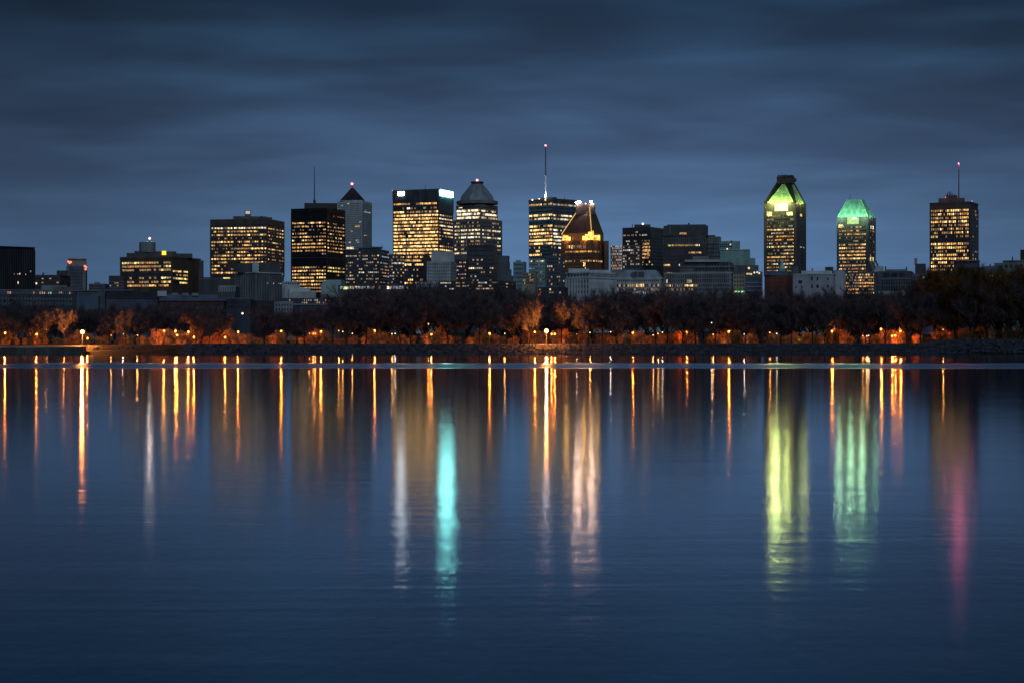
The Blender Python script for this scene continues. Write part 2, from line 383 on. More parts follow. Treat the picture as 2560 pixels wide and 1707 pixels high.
# ------------------------------------------------------------------ buildings
class Bld:
    """a rotated rectangular block; its nearest corner stands at photograph column xc, distance D"""
    def __init__(s, name, label, cat, D, xl, xc, xr, yt, wall, depth=None, phi=None, yb=None, group=None):
        s.D = D; s.k = D / F; C = Vector((sx(xc, D), D)); s.C = C
        a = math.atan2(C.x, D); s.a = a
        wl, wr = xc - xl, xr - xc
        if phi is None:
            if wr <= 0: p0 = 0.0
            elif wl <= 0: p0 = math.pi / 2
            else: p0 = math.atan2(wr, wl)
        else: p0 = R(phi)
        p = a + p0
        u_, v_ = (xl - 1280) / F, (xr - 1280) / F
        dep = depth or max(wl, wr) * s.k * 0.7
        Ll = (C.x - u_ * D) / (math.cos(p) + u_ * math.sin(p)) if wl > 0 else dep
        Lr = (v_ * D - C.x) / (math.sin(p) - v_ * math.cos(p)) if wr > 0 else dep
        dl = Vector((-math.cos(p), math.sin(p))); dr = Vector((math.sin(p), math.cos(p)))
        s.P = [C + dl * Ll, C, C + dr * Lr, C + dl * Ll + dr * Lr]   # left, corner, right, back
        s.dl, s.dr, s.Ll, s.Lr = dl, dr, Ll, Lr
        s.z1 = sz(yt, D); s.z0 = ground_z(D) - 1.0 if yb is None else sz(yb, D)
        s.cen = (s.P[0] + s.P[2]) * 0.5
        s.org = (s.cen.x, s.cen.y, max(s.z0, 0))
        s.root = empty(name, s.org); tag(s.root, label, cat, group)
        s.wall = wall; s.mb = MB(); s.mb.prism([tuple(q) for q in s.P], s.z0, s.z1, wall)
        s.win = []          # (points, material, lit)
        s.rnd = random.Random(int(D * 7 + xl * 13 + yt))
        s.glass = GLASS
    def face(s, f):
        if f == 'L': return s.P[0], s.P[1], -s.dr
        return s.P[1], s.P[2], -s.dl
    def facept(s, f, t, off=0.0):
        p, q, n = s.face(f); r = p + (q - p) * t + n * off; return r
    def ribs(s, f, n, y0, y1, w=0.25, off=0.5, mat=None, t0=0.0, t1=1.0):
        p, q, nn = s.face(f); d = (q - p); L = d.length; d.normalize()
        z0, z1 = sz(y1, s.D), sz(y0, s.D)
        for k in range(n + 1):
            t = t0 + (t1 - t0) * k / n
            c = p + (q - p) * t; hw = w * (t1 - t0) * L / n / 2
            pts = [c - d * hw - nn * 0.05, c - d * hw + nn * off, c + d * hw + nn * off, c + d * hw - nn * 0.05]
            s.mb.prism([tuple(x) for x in pts], z0, z1, mat or s.wall)
    def band(s, y0, y1, off=0.6, mat=None, faces='LR'):
        """a horizontal course or cornice round the two seen faces, as a slightly larger slab"""
        P = s.P; n1, n2 = -s.dr, -s.dl
        pts = [P[0] + n1 * off, P[1] + n1 * off + n2 * off, P[2] + n2 * off, P[3]]
        s.mb.prism([tuple(x) for x in pts], sz(y1, s.D), sz(y0, s.D), mat or s.wall)
    def rows(s, f, ys, ncol, hpx, fw=0.75, probs=0.5, pal='amber', t0=0.03, t1=0.97, run=3.0, dark=True, pw=None, fn=None):
        """rows of panes: ys photograph rows of the pane centres"""
        p, q, nn = s.face(f)
        for ri, y in enumerate(ys):
            pr = probs[ri] if isinstance(probs, (list, tuple)) else probs
            pl = pal[ri] if isinstance(pal, (list, tuple)) else pal
            zc_ = sz(y, s.D); hh = hpx * s.k / 2
            on = s.rnd.random() < pr
            mts = W[pl]; tot = sum(w_ for _, w_ in mts)
            def pick():
                r = s.rnd.random() * tot
                for m_, w_ in mts:
                    r -= w_
                    if r <= 0: return m_
                return mts[0][0]
            cur = pick()
            for c in range(ncol):
                if s.rnd.random() < 1.0 / run: on = s.rnd.random() < pr; cur = pick()
                ta = t0 + (t1 - t0) * (c + 0.5 - fw / 2) / ncol; tb = t0 + (t1 - t0) * (c + 0.5 + fw / 2) / ncol
                lit = on
                if fn is not None:
                    r_ = fn(ri, (c + .5) / ncol)
                    if r_ is not None: lit = s.rnd.random() < r_
                if not lit and not dark: continue
                dimroom = (not lit) and pr > 0.055 and s.rnd.random() < 0.15 + 0.75 * min(pr, .6)
                if lit and s.rnd.random() < 0.16: lit = False; dimroom = True
                if lit and s.rnd.random() < 0.3: cur = pick()
                a_, b_ = p + (q - p) * ta, p + (q - p) * tb
                s.win.append((a_, b_, nn, zc_ - hh, zc_ + hh, cur if lit else (DIMROOM if dimroom else s.glass), lit))
    def pane(s, f, t0, t1, y0, y1, mat):
        p, q, nn = s.face(f)
        s.win.append((p + (q - p) * t0, p + (q - p) * t1, nn, sz(y1, s.D), sz(y0, s.D), mat, True))
    def part(s, name, mb, label=None, smooth=False):
        o = mb.build(name, s.root, s.org, smooth)
        if label: o['label'] = label
        return o
    def slab(s, name, xl, xr, yt, yb, mat, dback=None, thick=None, label=None, parts=None):
        """a roof block square to the line of sight standing dback metres behind the corner"""
        D = s.D + (dback if dback is not None else 0.25 * max(s.Ll, s.Lr))
        th = thick or (xr - xl) * D / F * 0.8
        c = Vector(((sx(xl, D) + sx(xr, D)) / 2, D)); n = Vector((math.sin(s.a), math.cos(s.a))); tt = Vector((math.cos(s.a), -math.sin(s.a)))
        hw = (xr - xl) * D / F / 2
        pts = [c - tt * hw, c + tt * hw, c + tt * hw + n * th, c - tt * hw + n * th]
        zb = min(sz(yb, D), s.z1 + 30); mb = MB(); mb.prism([tuple(x) for x in pts], min(zb, max(s.z1 - 0.5, 0)) if yb is None else zb, sz(yt, D), mat)
        if parts is not None: parts(mb, c, n, tt, D)
        return s.part(name, mb, label)
    def mast(s, name, x, yt, yb, r0, r1, mat, dback=None, beacon=None, br_=None):
        D = s.D + (dback if dback is not None else 0.3 * max(s.Ll, s.Lr)); X = sx(x, D)
        mb = MB(); mb.tube((X, D, sz(yb, D)), (X, D, sz(yt, D)), r0, r1, mat, 8); o = s.part(name, mb)
        if beacon:
            mb = MB(); mb.ball((X, D, sz(yt, D) + (br_ or 1)), br_ or 1.0, beacon); q_ = mb.build('beacon', o, s.org)
        return o
    def light(s, name, x, y, r, mat, dback=0.0, on=None):
        D = s.D + dback; mb = MB(); mb.ball((sx(x, D), D, sz(y, D)), r, mat)
        if on is not None: return mb.build(name, on, s.org)
        return s.part(name, mb)
    def lamp(s, name, x, y, dback, pw, col, r=1.0, dz=0.0):
        D = s.D + dback; L = bpy.data.lights.new(name, 'POINT'); L.energy = pw; L.color = col; L.shadow_soft_size = r
        o = bpy.data.objects.new(name, L); COL.objects.link(o); o.parent = s.root; o.location = (sx(x, D) - s.org[0], D - s.org[1], sz(y, D) + dz - s.org[2]); return o
    def done(s):
        s.part('wall', s.mb)
        wl = sorted(s.win, key=lambda w_: (0 if w_[6] else 1, -((w_[1] - w_[0]).length * (w_[4] - w_[3]))))
        def quadbox(mb, w_):
            a, b, n, z0, z1, m_, lit = w_
            o_ = 0.14
            i = len(mb.v); fr_ = [(a + n * o_), (b + n * o_)]; bk = [(a - n * 0.03), (b - n * 0.03)]
            mb.v += [(fr_[0].x, fr_[0].y, z0), (fr_[1].x, fr_[1].y, z0), (fr_[1].x, fr_[1].y, z1), (fr_[0].x, fr_[0].y, z1),
                     (bk[0].x, bk[0].y, z0), (bk[1].x, bk[1].y, z0), (bk[1].x, bk[1].y, z1), (bk[0].x, bk[0].y, z1)]
            k = mb.m(m_)
            for q_ in ((0, 1, 2, 3), (4, 0, 3, 7), (1, 5, 6, 2), (3, 2, 6, 7), (4, 5, 1, 0)):
                mb.f.append(tuple(i + z for z in q_)); mb.mi.append(k)
        lim = 100 if len(wl) <= 100 else 99
        for w_ in wl[:lim]:
            mb = MB(); quadbox(mb, w_); s.part('window', mb)
        if len(wl) > lim:
            mb = MB()
            for w_ in wl[lim:]: quadbox(mb, w_)
            o = s.part('window', mb); o['kind'] = 'stuff'
        return s

def rng(a, b, n): return [a + (b - a) * i / (n - 1) for i in range(n)]

# 1 black slab at the left edge
b = Bld('office_tower', 'black slab tower with thin vertical ribs at the far left edge', 'tower', 1300, -70, -30, 87, 615, BLACK, phi=62)
b.ribs('R', 26, 622, 760, 0.3, 0.5, CHAR); b.band(614.5, 617, 0.7, BLACK)
b.rows('R', [684], 26, 3, 0.4, 0.25, 'cream', dark=False, run=1)
b.pane('R', 0.90, 0.925, 674, 678.5, MATS['lit_pinkwhite']); b.pane('R', 0.66, 0.68, 681, 685, MATS['lit_cream']); b.pane('R', 0.63, 0.645, 703, 709, MATS['lit_cream'])
b.done()
# 2 low dark block
b = Bld('office_block', 'low dark office block between the black slab and the narrow grey tower', 'office block', 1500, 70, 150, 176, 688, CHAR)
b.slab('roof_house', 142, 170, 677, 690, CHAR, 6, 20); b.slab('vent', 106, 110, 682, 690, DSTEEL, 6, 3)
b.rows('L', [697, 707, 718, 728], 12, 3, 0.8, 0.12, 'pale'); b.light('lamp', 90.5, 709, 0.8, MATS['lit_gold_bright'], -14); b.done()
# 3 narrow grey tower with red corner signs
b = Bld('narrow_tower', 'narrow blue-grey tower with glowing red signs at its crown', 'tower', 1700, 167, 213, 218, 666, SLATE)
b.ribs('L', 1, 668, 760, 0.16, 0.8, GREY, 0.04, 0.96)
b.slab('crown', 168.5, 216, 652, 668, GREY, 1, 14); b.slab('roof_canopy', 170, 216, 646, 649, mat_wall('tan_panel', (0.34, 0.27, 0.2)), 0.5, 15)
b.slab('roof_house', 172, 213, 648, 653, BLACK, 3, 10)
for (px, py) in ((171, 655), (177, 656), (174, 658)): b.light('sign', px, py, 1.0, mat_emit('red_sign', (1.0, 0.25, 0.12), 1.6), -1.5)
for (px, py) in ((212, 666), (215, 669), (214, 674)): b.light('sign', px, py, 1.0, MATS['red_sign'], -1.5)
b.rows('L', rng(676, 740, 9), 8, 3.5, 0.6, 0.0, 'pale', 0.25, 0.95); b.done()
# 4 little blocks behind
b = Bld('low_block', 'small blue-grey block to the right of the narrow grey tower', 'building', 1900, 222, 262, 272, 710, SLATE)
b.rows('L', [716, 722, 728], 7, 2.5, 0.7, 0.05, 'pale'); b.slab('roof_house', 236, 250, 706, 711, GREY, 8, 10); b.done()
b = Bld('low_block', 'dark block with pale bands touching the left side of the wide yellow-lit office', 'building', 2000, 272, 310, 318, 690, CHAR)
for y in (704, 711, 718): b.band(y, y + 1.6, 0.6, GREY)
b.rows('L', [708, 715], 6, 2.5, 0.7, 0.1, 'pale'); b.done()
# 5 wide office
b = Bld('office_building', 'wide dark office building with scattered yellow windows and a roof drum', 'office building', 2100, 300, 430, 501, 643, BROWN)
YS = [657, 666, 675, 686, 695, 705, 714]
b.rows('L', YS, 20, 4.6, 0.85, [.7, .5, .55, .03, .6, .65, .4], ['lemon', 'lemon', 'lemon', 'pale', 'lemon', 'lemon', 'orange'], 0.04, 0.98, run=3.2,
       fn=lambda r, u: 0.0 if 0.68 < u < 0.78 and r != 3 else None)
b.rows('R', [678, 687, 696, 706], 9, 4.2, 0.85, [.75, .4, .6, .1], 'lemon', 0.03, 0.55, run=3)
b.band(641.5, 645, 0.8, mat_wall('olive_parapet', (0.09, 0.08, 0.05)))
b.slab('penthouse', 318, 480, 634, 645, CHAR, 24, 40); b.slab('penthouse', 337, 440, 629, 636, CHAR, 30, 30)
D_ = 2135
mb = MB(); mb.lathe(sx(368.5, D_), D_, [(9.3, sz(632, D_)), (9.3, sz(607, D_)), (8.0, sz(606.4, D_))], GREY, 20); b.part('roof_drum', mb)
b.light('beacon', 374, 597, 1.3, REDW_E, 35); b.lamp('beacon_lamp', 374, 594, 33, 5000, (1, .85, .75), .6); b.mast('antenna', 374, 599, 608, .4, .3, DSTEEL, 35)
b.slab('sign', 405, 415, 628.5, 638, YEL_E, 22, 1.5, 'square yellow glowing rooftop sign')
b.slab('side_wing', 498, 509, 652, 760, CHAR, 16, 14); b.done()

# 6 broad brown tower
b = Bld('office_tower', 'broad brown tower with rows of amber windows and a small roof cube', 'tower', 2300, 526, 668, 710, 548, BROWN, phi=20)
YS = [570 + 8.6 * i for i in range(15)]
pr = [.97, .5, .8, .12, .45, .22, .85, .3, .6, .9, .3, .4, .12, .97, .0]
b.rows('L', YS, 34, 3.6, 0.80, pr, ['whitehot'] + ['gold'] * 13 + ['lemon'], 0.02, 0.985, run=3.0)
b.rows('R', [y + 1.5 for y in YS], 12, 3.0, 0.7, [min(.6, q_ * .55) for q_ in pr], 'amber', 0.04, 0.96, run=2)
b.ribs('L', 17, 562, 690, 0.16, 0.5, BROWN); b.ribs('R', 6, 562, 690, 0.16, 0.5, BROWN); b.band(547.5, 562, 0.7, BROWN)
b.slab('penthouse', 583, 664, 541.5, 549, SLATE, 20, 30); b.slab('lift_house', 645, 680, 544, 549, CHAR, 14, 20)
b.slab('roof_cube', 612, 627, 527, 543, SLATE, 26, 7); b.slab('sign', 614, 625, 528.5, 535.5, mat_emit('dull_white_sign', (1.0, 0.8, 0.66), 0.55), 25, 0.8, 'pale sign on roof cube')
b.slab('vent', 652, 656, 540.5, 545, DSTEEL, 14, 3); b.slab('vent', 666, 668, 541, 546, DSTEEL, 14, 3)
b.done()
# 7 ribbed block in front of it
b = Bld('ribbed_block', 'dark block with pale vertical ribs standing in front of the broad brown tower', 'office block', 1500, 589, 640, 706, 682, CHAR)
b.ribs('L', 12, 686, 752, 0.28, 0.7, GREY); b.ribs('R', 16, 686, 752, 0.28, 0.7, GREY)
b.band(680.5, 683.5, 0.9, PALE)
b.slab('penthouse', 594, 631, 661, 682, CHAR, 8, 20); b.slab('penthouse', 647, 701, 657, 682, CHAR, 22, 25)
b.slab('lift_tower', 630.5, 646, 657, 682, mat_wall('pale_blue_panel', (0.30, 0.42, 0.46)), 4, 6)
b.rows('R', [708], 20, 3, 0.7, 0.6, 'pink', 0.3, 0.98, dark=False); b.done()
b = Bld('low_ribbed_block', 'low dark ribbed block left of the taller pale-ribbed block', 'office block', 1600, 500, 588, 594, 694, CHAR)
b.ribs('L', 16, 700, 760, 0.2, 0.5, SLATE); b.band(697.5, 699.2, 0.6, GREY)
b.pane('L', 0.66, 0.86, 690.5 + 4, 699, MATS['lit_lemon']); b.done()
b = Bld('annex_building', 'small annex with pale upright strips over a blank dark base', 'building', 1350, 548, 588, 600, 716, SLATE)
b.ribs('L', 9, 718, 730, 0.4, 0.5, PALE); b.band(715, 717.5, 0.6, PALE); b.done()

# 8 black tower with antenna
b = Bld('office_tower', 'black tower with amber window rows, dark middle band and thin grey antenna', 'tower', 2000, 728, 817, 862, 521, BLACK)
YU = [557 + 8.75 * i for i in range(9)]; pu = [.95, .55, .25, .5, .65, .8, .7, .75, .62]
b.rows('L', YU, 26, 3.5, 0.8, pu, 'amber', 0.03, 0.97, run=3.2); b.rows('R', [y + 1.5 for y in YU], 13, 3.2, 0.62, [.25, .5, .6, .55, .6, .55, .45, .6, .5], 'amber', 0.04, 0.97, run=1.6)
YL = [668.5 + 8.6 * i for i in range(8)]
b.rows('L', YL, 26, 3.7, 0.8, [.8, .97, .8, .95, .95, .95, .95, .9], ['lemon', 'gold', 'amber', 'gold', 'gold', 'amber', 'orange', 'orange'], 0.03, 0.97, run=5)
b.rows('R', [y + 1 for y in YL], 13, 3.5, 0.7, [.8, .9, .05, .05, .8, .05, .0, .0], 'lemon', 0.04, 0.97, run=4)
b.rows('L', [626 + 9], 26, 3.0, 0.6, 0.05, 'pale'); b.band(643.4, 644.6, 0.5, SLATE)
b.ribs('L', 13, 530, 740, 0.14, 0.35, BLACK); b.ribs('R', 7, 530, 740, 0.14, 0.35, BLACK); b.band(520.5, 529, 0.6, BLACK)
b.rows('L', [543.5], 26, 1.8, .7, .12, 'pale', dark=False, run=2)
b.rows('R', [539.5], 14, 2.2, 0.6, 0.85, 'pink', 0.35, 0.95, dark=False)
for w_i in range(len(b.win) - 1, 0, -1):
    w_ = b.win[w_i]
    if abs(w_[3] - sz(540.6, 2000)) < 0.3 and w_[6]: b.win[w_i] = w_[:5] + (mat_emit('red_letters', (1.0, 0.06, 0.04), 0.55), True)
b.slab('penthouse', 761, 843, 508.5, 522, BLACK, 20, 32); b.slab('lift_house', 783, 789.5, 500.5, 510, BLACK, 26, 5)
b.mast('antenna', 786, 417, 502, 0.75, 0.28, mat_wall('grey_mast', (0.10, 0.12, 0.15)), 28); b.done()
# 9 grey tower with black pyramid
b = Bld('pyramid_tower', 'pale grey stone tower topped by a dark pyramid with red beacon', 'tower', 2700, 843, 905, 930, 503, mat_wall('speckled_stone', (0.36, 0.40, 0.41), 0.8, 0.2))
b.glass = mat_glass('grey_glass', (0.04, 0.05, 0.06), 0.3)
b.rows('L', rng(509, 620, 25), 22, 2.6, 0.58, 0.05, 'pale', 0.02, 0.98, run=2); b.rows('R', rng(511, 620, 25), 12, 2.4, 0.58, 0.02, 'pale', 0.03, 0.97)
b.pane('L', 0.72, 0.90, 564, 568.5, MATS['lit_amber_dim']); b.pane('L', 0.38, 0.66, 618, 623, MATS['lit_cream'])
D_ = 2712; cx, cy = sx(879.5, D_), D_ + 12
hw = 37.5 * D_ / F
mb = MB(); an = b.a + R(16)
def sq(c, h_, a_): return [(c[0] + (x * math.cos(a_) - y * math.sin(a_)) * h_, c[1] + (x * math.sin(a_) + y * math.cos(a_)) * h_) for x, y in ((-1, -1), (1, -1), (1, 1), (-1, 1))]
mb.prism(sq((cx, cy), hw * 0.80, -an + R(16)), sz(501.5, D_), sz(467, D_), ROOFD, sq((cx, cy), 0.6, -an + R(16))); b.part('roof', mb)
mb = MB(); mb.prism(sq((cx, cy), hw * 0.78, 0), sz(504, D_), sz(501.5, D_), PALE); b.part('cornice', mb)
b.mast('finial', 880, 463, 468, .5, .4, DSTEEL, 24, RED_E, 1.6); b.done()
# 10 dark stepped block
b = Bld('stepped_block', 'dark blue-grey block with sparse lit windows at the foot of the grey pyramid tower', 'office block', 1900, 862, 950, 973, 624, CHAR)
b.glass = GLASSB
b.rows('L', rng(632, 706, 10), 18, 3.2, 0.7, [.05, .2, .12, .25, .1, .2, .3, .15, .2, .1], 'pale', run=2); b.rows('R', rng(633, 706, 10), 6, 3.2, 0.6, 0.15, 'pale')
b.slab('penthouse', 896, 950, 620, 626, ROOFD, 6, 20); b.slab('roof_vault', 925, 955, 617.5, 622, SLATE, 12, 16); b.mast('antenna', 955.5, 613, 622, .35, .2, DSTEEL, 16)
b.light('lamp', 945.5, 639, 0.9, MATS['lit_cream_bright'], -4); b.done()
b = Bld('office_block', 'slim blue-grey block with banded windows left of the white-signed tower foot', 'office block', 1850, 973, 1006, 1013, 636, SLATE)
b.rows('L', rng(643, 706, 9), 8, 3.2, 0.86, 0.12, 'pale'); b.rows('R', rng(643, 706, 9), 2, 3.2, 0.8, 0.4, 'amber'); b.done()
b = Bld('low_block', 'low dark block with amber windows below the white-signed tower', 'office block', 1800, 1010, 1060, 1075, 638, CHAR)
b.rows('L', [643, 652, 662, 675, 690, 700, 708], 11, 4.4, 0.72, [.45, .5, .45, .12, .3, .15, .4], 'gold', run=1.8); b.done()
b = Bld('low_hall', 'long low hall with glowing shopfront strip beneath the dark stepped block', 'building', 1300, 845, 1015, 1030, 713, SLATE)
b.rows('L', [719.5], 22, 7, 0.8, 0.75, 'pale', run=3); b.rows('R', [719.5], 3, 6, .8, .6, 'pale')
b.pane('L', 0.08, 0.13, 718, 724, mat_lit('lit_green_yellow', (0.6, 0.9, 0.18), 1.2)); b.done()
# 11 white-signed tower
b = Bld('office_tower', 'brightest gold-lit tower with two white glowing signs on its crown', 'tower', 2450, 982, 1097, 1133, 473, CHAR, phi=24)
YS = [508.5, 519.5] + [529 + 8.65 * i for i in range(14)]
b.rows('L', YS, 30, 4.3, 0.90, [.4, .25, .75, .97, .97, .97, .95, .93, .92, .93, .88, .85, .85, .9, .93, .9],
       ['orange', 'cream'] + ['gold'] * 14, 0.02, 0.985, run=4, fn=lambda r, u: .95 if (r == 0 and u > .62) else None)
YR = [537 + 8.65 * i for i in range(12)]
b.rows('R', [y + 1 for y in YR], 14, 3.4, 0.85, [.8, .8, .8, .8, .7, .8, .6, .1, .05, .8, .9, .8], ['cream'] * 5 + ['gold'] * 7, 0.04, 0.96, run=3)
b.ribs('L', 36, 474, 500, 0.3, 0.5, SLATE); b.ribs('R', 14, 492, 530, 0.3, 0.5, SLATE); b.band(472.5, 475, 0.6, SLATE)
p_, q_, n_ = b.face('L')
def signbox(b, f, t0, t1, y0, y1, mat, label):
    p_, q_, n_ = b.face(f); a_, c_ = p_ + (q_ - p_) * t0, p_ + (q_ - p_) * t1
    mb = MB(); mb.prism([tuple(x) for x in (a_ + n_ * 1.3, c_ + n_ * 1.3, c_ + n_ * .6, a_ + n_ * .6)], sz(y1, b.D), sz(y0, b.D), mat); return b.part('sign', mb, label)
signbox(b, 'L', 0.125, 0.25, 477, 487, mat_emit('cool_white_sign', (0.85, 0.93, 1.0), 24), 'smaller white glowing sign, left side')
signbox(b, 'R', 0.06, 0.93, 475, 489, CYAN_E, 'wide white glowing sign, right side')
b.mast('antenna', 1063, 463, 474, .35, .2, DSTEEL); b.light('beacon', 982, 477.5, 1.0, MATS['red_sign'], 25); b.done()
# 12 domed tower
b = Bld('domed_tower', 'stone and glass tower with a grey bell-shaped dome and red beacon', 'tower', 2650, 1134, 1203, 1254, 548, mat_wall('greybrown_stone', (0.15, 0.14, 0.14), 0.8, .2))
DB = mat_wall('greybrown_stone', (0,) * 3)
YS = [575, 584.5, 593, 603, 612, 622, 632]
b.rows('L', [556, 565] + YS, 16, 4.0, 0.8, [.15, .15, .75, .75, .85, .3, .6, .5, .3], 'cream', 0.04, 0.96, run=3); b.rows('R', [557, 566] + [y + 1 for y in YS], 11, 3.6, 0.75, [.1, .1, .6, .2, .8, .1, .5, .1, .0], 'cream', 0.05, 0.95, run=3)
b.ribs('L', 4, 550, 640, 0.12, 0.6, DB); b.ribs('R', 4, 550, 640, 0.12, 0.6, DB)
# upper storeys, set back
D_ = 2658
C_ = b.C + (b.dr + b.dl) * 3.0
ups = [b.P[0] + b.dr * 3 + b.dl * -2, C_, b.P[2] + b.dl * 3 - b.dr * 5, b.P[3] - b.dl * 3 - b.dr * 5]
b.mb.prism([tuple(x) for x in ups], b.z1 - 1, sz(511, 2650), DB)
old = b.P; b.P = ups
b.rows('L', [525.5, 534, 543], 16, 5.2, 0.93, [.95, .97, .97], 'whitehot', 0.03, 0.97, run=8); b.rows('R', [527, 535.5, 544], 12, 4.6, 0.88, [.55, .5, .85], 'cream', 0.03, 0.97, run=3)
b.rows('L', [517], 16, 2.6, .8, .05, 'pale'); b.rows('R', [518], 12, 2.6, .8, .05, 'pale'); b.P = old
cx, cy = b.cen.x - 1.0, b.cen.y
Dc = cy; r_ = lambda px: px * Dc / F
cx = sx(1193, Dc)
mb = MB(); mb.lathe(cx, cy, [(r_(52), sz(512, Dc)), (r_(52), sz(505, Dc)), (r_(50), sz(504, Dc))], DB, 24); b.part('attic', mb)
mb = MB(); prof = [(45, 506), (45, 499), (42.5, 493), (38, 487), (32, 480), (26, 473), (20.5, 467), (15.5, 461.5)]
mb.lathe(cx, cy, [(r_(r), sz(y, Dc)) for r, y in prof], DOMEM, 8, R(22)); dome_ = b.part('dome', mb)
mb = MB(); mb.lathe(cx, cy, [(r_(14), sz(463, Dc)), (r_(14.5), sz(456, Dc)), (r_(11), sz(455, Dc))], DSTEEL, 12)
for k in range(8): mb.ball((cx + r_(14) * math.cos(k * .785), cy + r_(14) * math.sin(k * .785), sz(457, Dc)), 1.4, DSTEEL, 6)
mb.build('lantern', dome_, b.org)
mb = MB(); mb.ball((cx, cy - 4, sz(452, Dc)), 1.8, mat_emit('salmon_dome_beacon', (1.0, 0.30, 0.25), 3.5)); b.part('beacon', mb)
b.done()
# in front of domed tower
b = Bld('office_block', 'dark office block rising in front of the domed tower', 'office block', 2000, 1168, 1236, 1243, 612, CHAR)
b.rows('L', rng(640, 712, 8), 12, 3.6, 0.75, [.02, .25, .2, .25, .2, .3, .15, .3], 'pale', run=2); b.rows('L', [618, 627], 12, 4, .8, .02, 'pale'); b.done()
b = Bld('office_block', 'dim maroon-dark block squeezed between pale stepped block and domed tower foot', 'office block', 1950, 1137, 1166, 1172, 650, mat_wall('maroon_wall', (0.05, 0.03, 0.04)))
b.rows('L', rng(657, 706, 6), 8, 3.2, .7, .35, 'pink', run=1.6); b.done()
b = Bld('terraced_block', 'dark terraced block stepping down to the right of the domed tower', 'office block', 1850, 1243, 1270, 1274, 640, SLATE)
for i, (xr_, yt_) in enumerate(((1270, 640), (1275, 657), (1279, 674), (1283, 690))):
    b.slab('terrace', 1243, xr_, yt_, 740, SLATE, -2 - 3 * i, 12)
b.rows('L', [645, 653], 6, 3.2, .9, .3, 'pale')
b.done()
b = Bld('stepped_block', 'pale green-grey stepped masonry block in front of the white-signed tower', 'office block', 1750, 1067, 1126, 1141, 654, PALE)
b.slab('upper_storeys', 1078, 1136, 630, 656, PALE, 8, 16); b.slab('set_back', 1084, 1100, 628.5, 631, PALE, 9, 8)
b.glass = mat_glass('grey_glass')
b.rows('L', rng(661, 710, 7), 12, 4.6, .42, .02, 'pale'); b.rows('R', rng(661, 710, 7), 4, 4.6, .42, .0, 'pale'); b.done()
b = Bld('pale_block', 'small pale square building low in front of the stepped masonry block', 'building', 1250, 1040, 1090, 1096, 706, PALE)
b.rows('L', [712, 721], 8, 3.6, .5, .03, 'pale'); b.done()
b = Bld('low_block', 'long dim low block with grey window strips below the domed tower', 'building', 1300, 1096, 1250, 1290, 702, CHAR)
b.rows('L', [707, 715, 722], 26, 3.2, .8, [.35, .3, .15], 'pale', run=2.5); b.rows('R', [708, 716], 6, 3, .7, .3, 'pink'); b.done()
b = Bld('pale_block', 'pale teal slab between the terraced block and the white-masted tower', 'building', 1700, 1283, 1309, 1316, 655, TEALW)
b.glass = GLASSB; b.rows('L', rng(662, 715, 6), 6, 4, .6, 0.0, 'pale'); b.slab('roof_house', 1290, 1302, 651, 656, TEALW, 5, 8); b.done()
b = Bld('office_block', 'beige low office with close window rows below the white-masted tower', 'office block', 1500, 1306, 1338, 1344, 682, BEIGE)
b.rows('L', [687, 694, 701, 708], 9, 3.6, .65, .12, 'cream'); b.done()
# 13 white-masted tower
b = Bld('office_tower', 'blue glass tower with banded gold floors and a tall white mast', 'tower', 2500, 1322, 1382, 1440, 497, SLATE)
b.glass = GLASSB
YS = [510, 519, 528, 537, 546, 555.5, 564.5, 574, 583, 591, 600, 608.5, 618, 627, 636, 645]
b.rows('L', YS, 24, 4.4, 0.94, [.85, .02, .03, .99, .4, .02, .55, .75, .85, .93, .97, .95, .12, .02, .02, .03], ['amber', 'pale', 'pale', 'gold', 'cream', 'pale'] + ['gold'] * 10, .02, .98, run=4)
b.rows('R', [y + 1.5 for y in YS], 22, 4.0, 0.94, [.7, .02, .03, .85, .6, .02, .35, .5, .35, .55, .6, .65, .3, .02, .1, .03], ['pale', 'pale', 'pale', 'cream', 'cream'] + ['cream'] * 11, .02, .98, run=3)
b.rows('L', [652.5], 14, 3.6, .75, .5, 'cream', .05, .6); b.band(496.5, 505, .6, BROWN)
b.slab('penthouse', 1352, 1392, 493.5, 499, CHAR, 20, 25)
D_ = 2520; X = sx(1364, D_)
mb = MB(); mb.tube((X, D_, sz(497, D_)), (X, D_, sz(440, D_)), 1.45, 1.1, mat_wall('white_mast', (0.8, 0.83, 0.85)), 10)
mb.tube((X, D_, sz(440, D_)), (X, D_, sz(366, D_)), .95, .7, mat_wall('grey_mast', (0,) * 3), 10); b.part('antenna', mb)
b.light('beacon', 1364, 364.5, 1.2, RED_E, 20)
L = bpy.data.lights.new('mast_floodlight', 'POINT'); L.energy = 3200; L.color = (.8, .88, 1); L.shadow_soft_size = 1.0
lo = bpy.data.objects.new('mast_floodlight', L); COL.objects.link(lo); lo.parent = b.root; lo.location = (X - b.org[0], D_ - 4.2 - b.org[1], sz(490, D_) - b.org[2])
b.light('roof_lamp', 1331, 500.5, 1.0, mat_emit('roof_lamp_glow', (1, .7, .6), 3), 10); b.light('roof_lamp', 1348, 498, .8, MATS['roof_lamp_glow'], 10); b.light('roof_lamp', 1363, 500, 1.3, MATS['lit_gold_bright'], 2)
b.mast('antenna', 1411, 489, 505, .3, .2, DSTEEL, 30); b.done()
b = Bld('pale_block', 'tall pale green-grey block at the foot of the white-masted tower', 'building', 1950, 1322, 1362, 1368, 647, TEALW)
b.rows('L', [653.5], 10, 3.4, .8, .7, 'cream'); b.rows('L', rng(662, 710, 6), 10, 3, .5, .06, 'pale'); b.done()
b = Bld('office_block', 'blue-grey block with dark windows just left of the gold-lit tapered tower', 'office block', 1800, 1366, 1402, 1412, 640, SLATE)
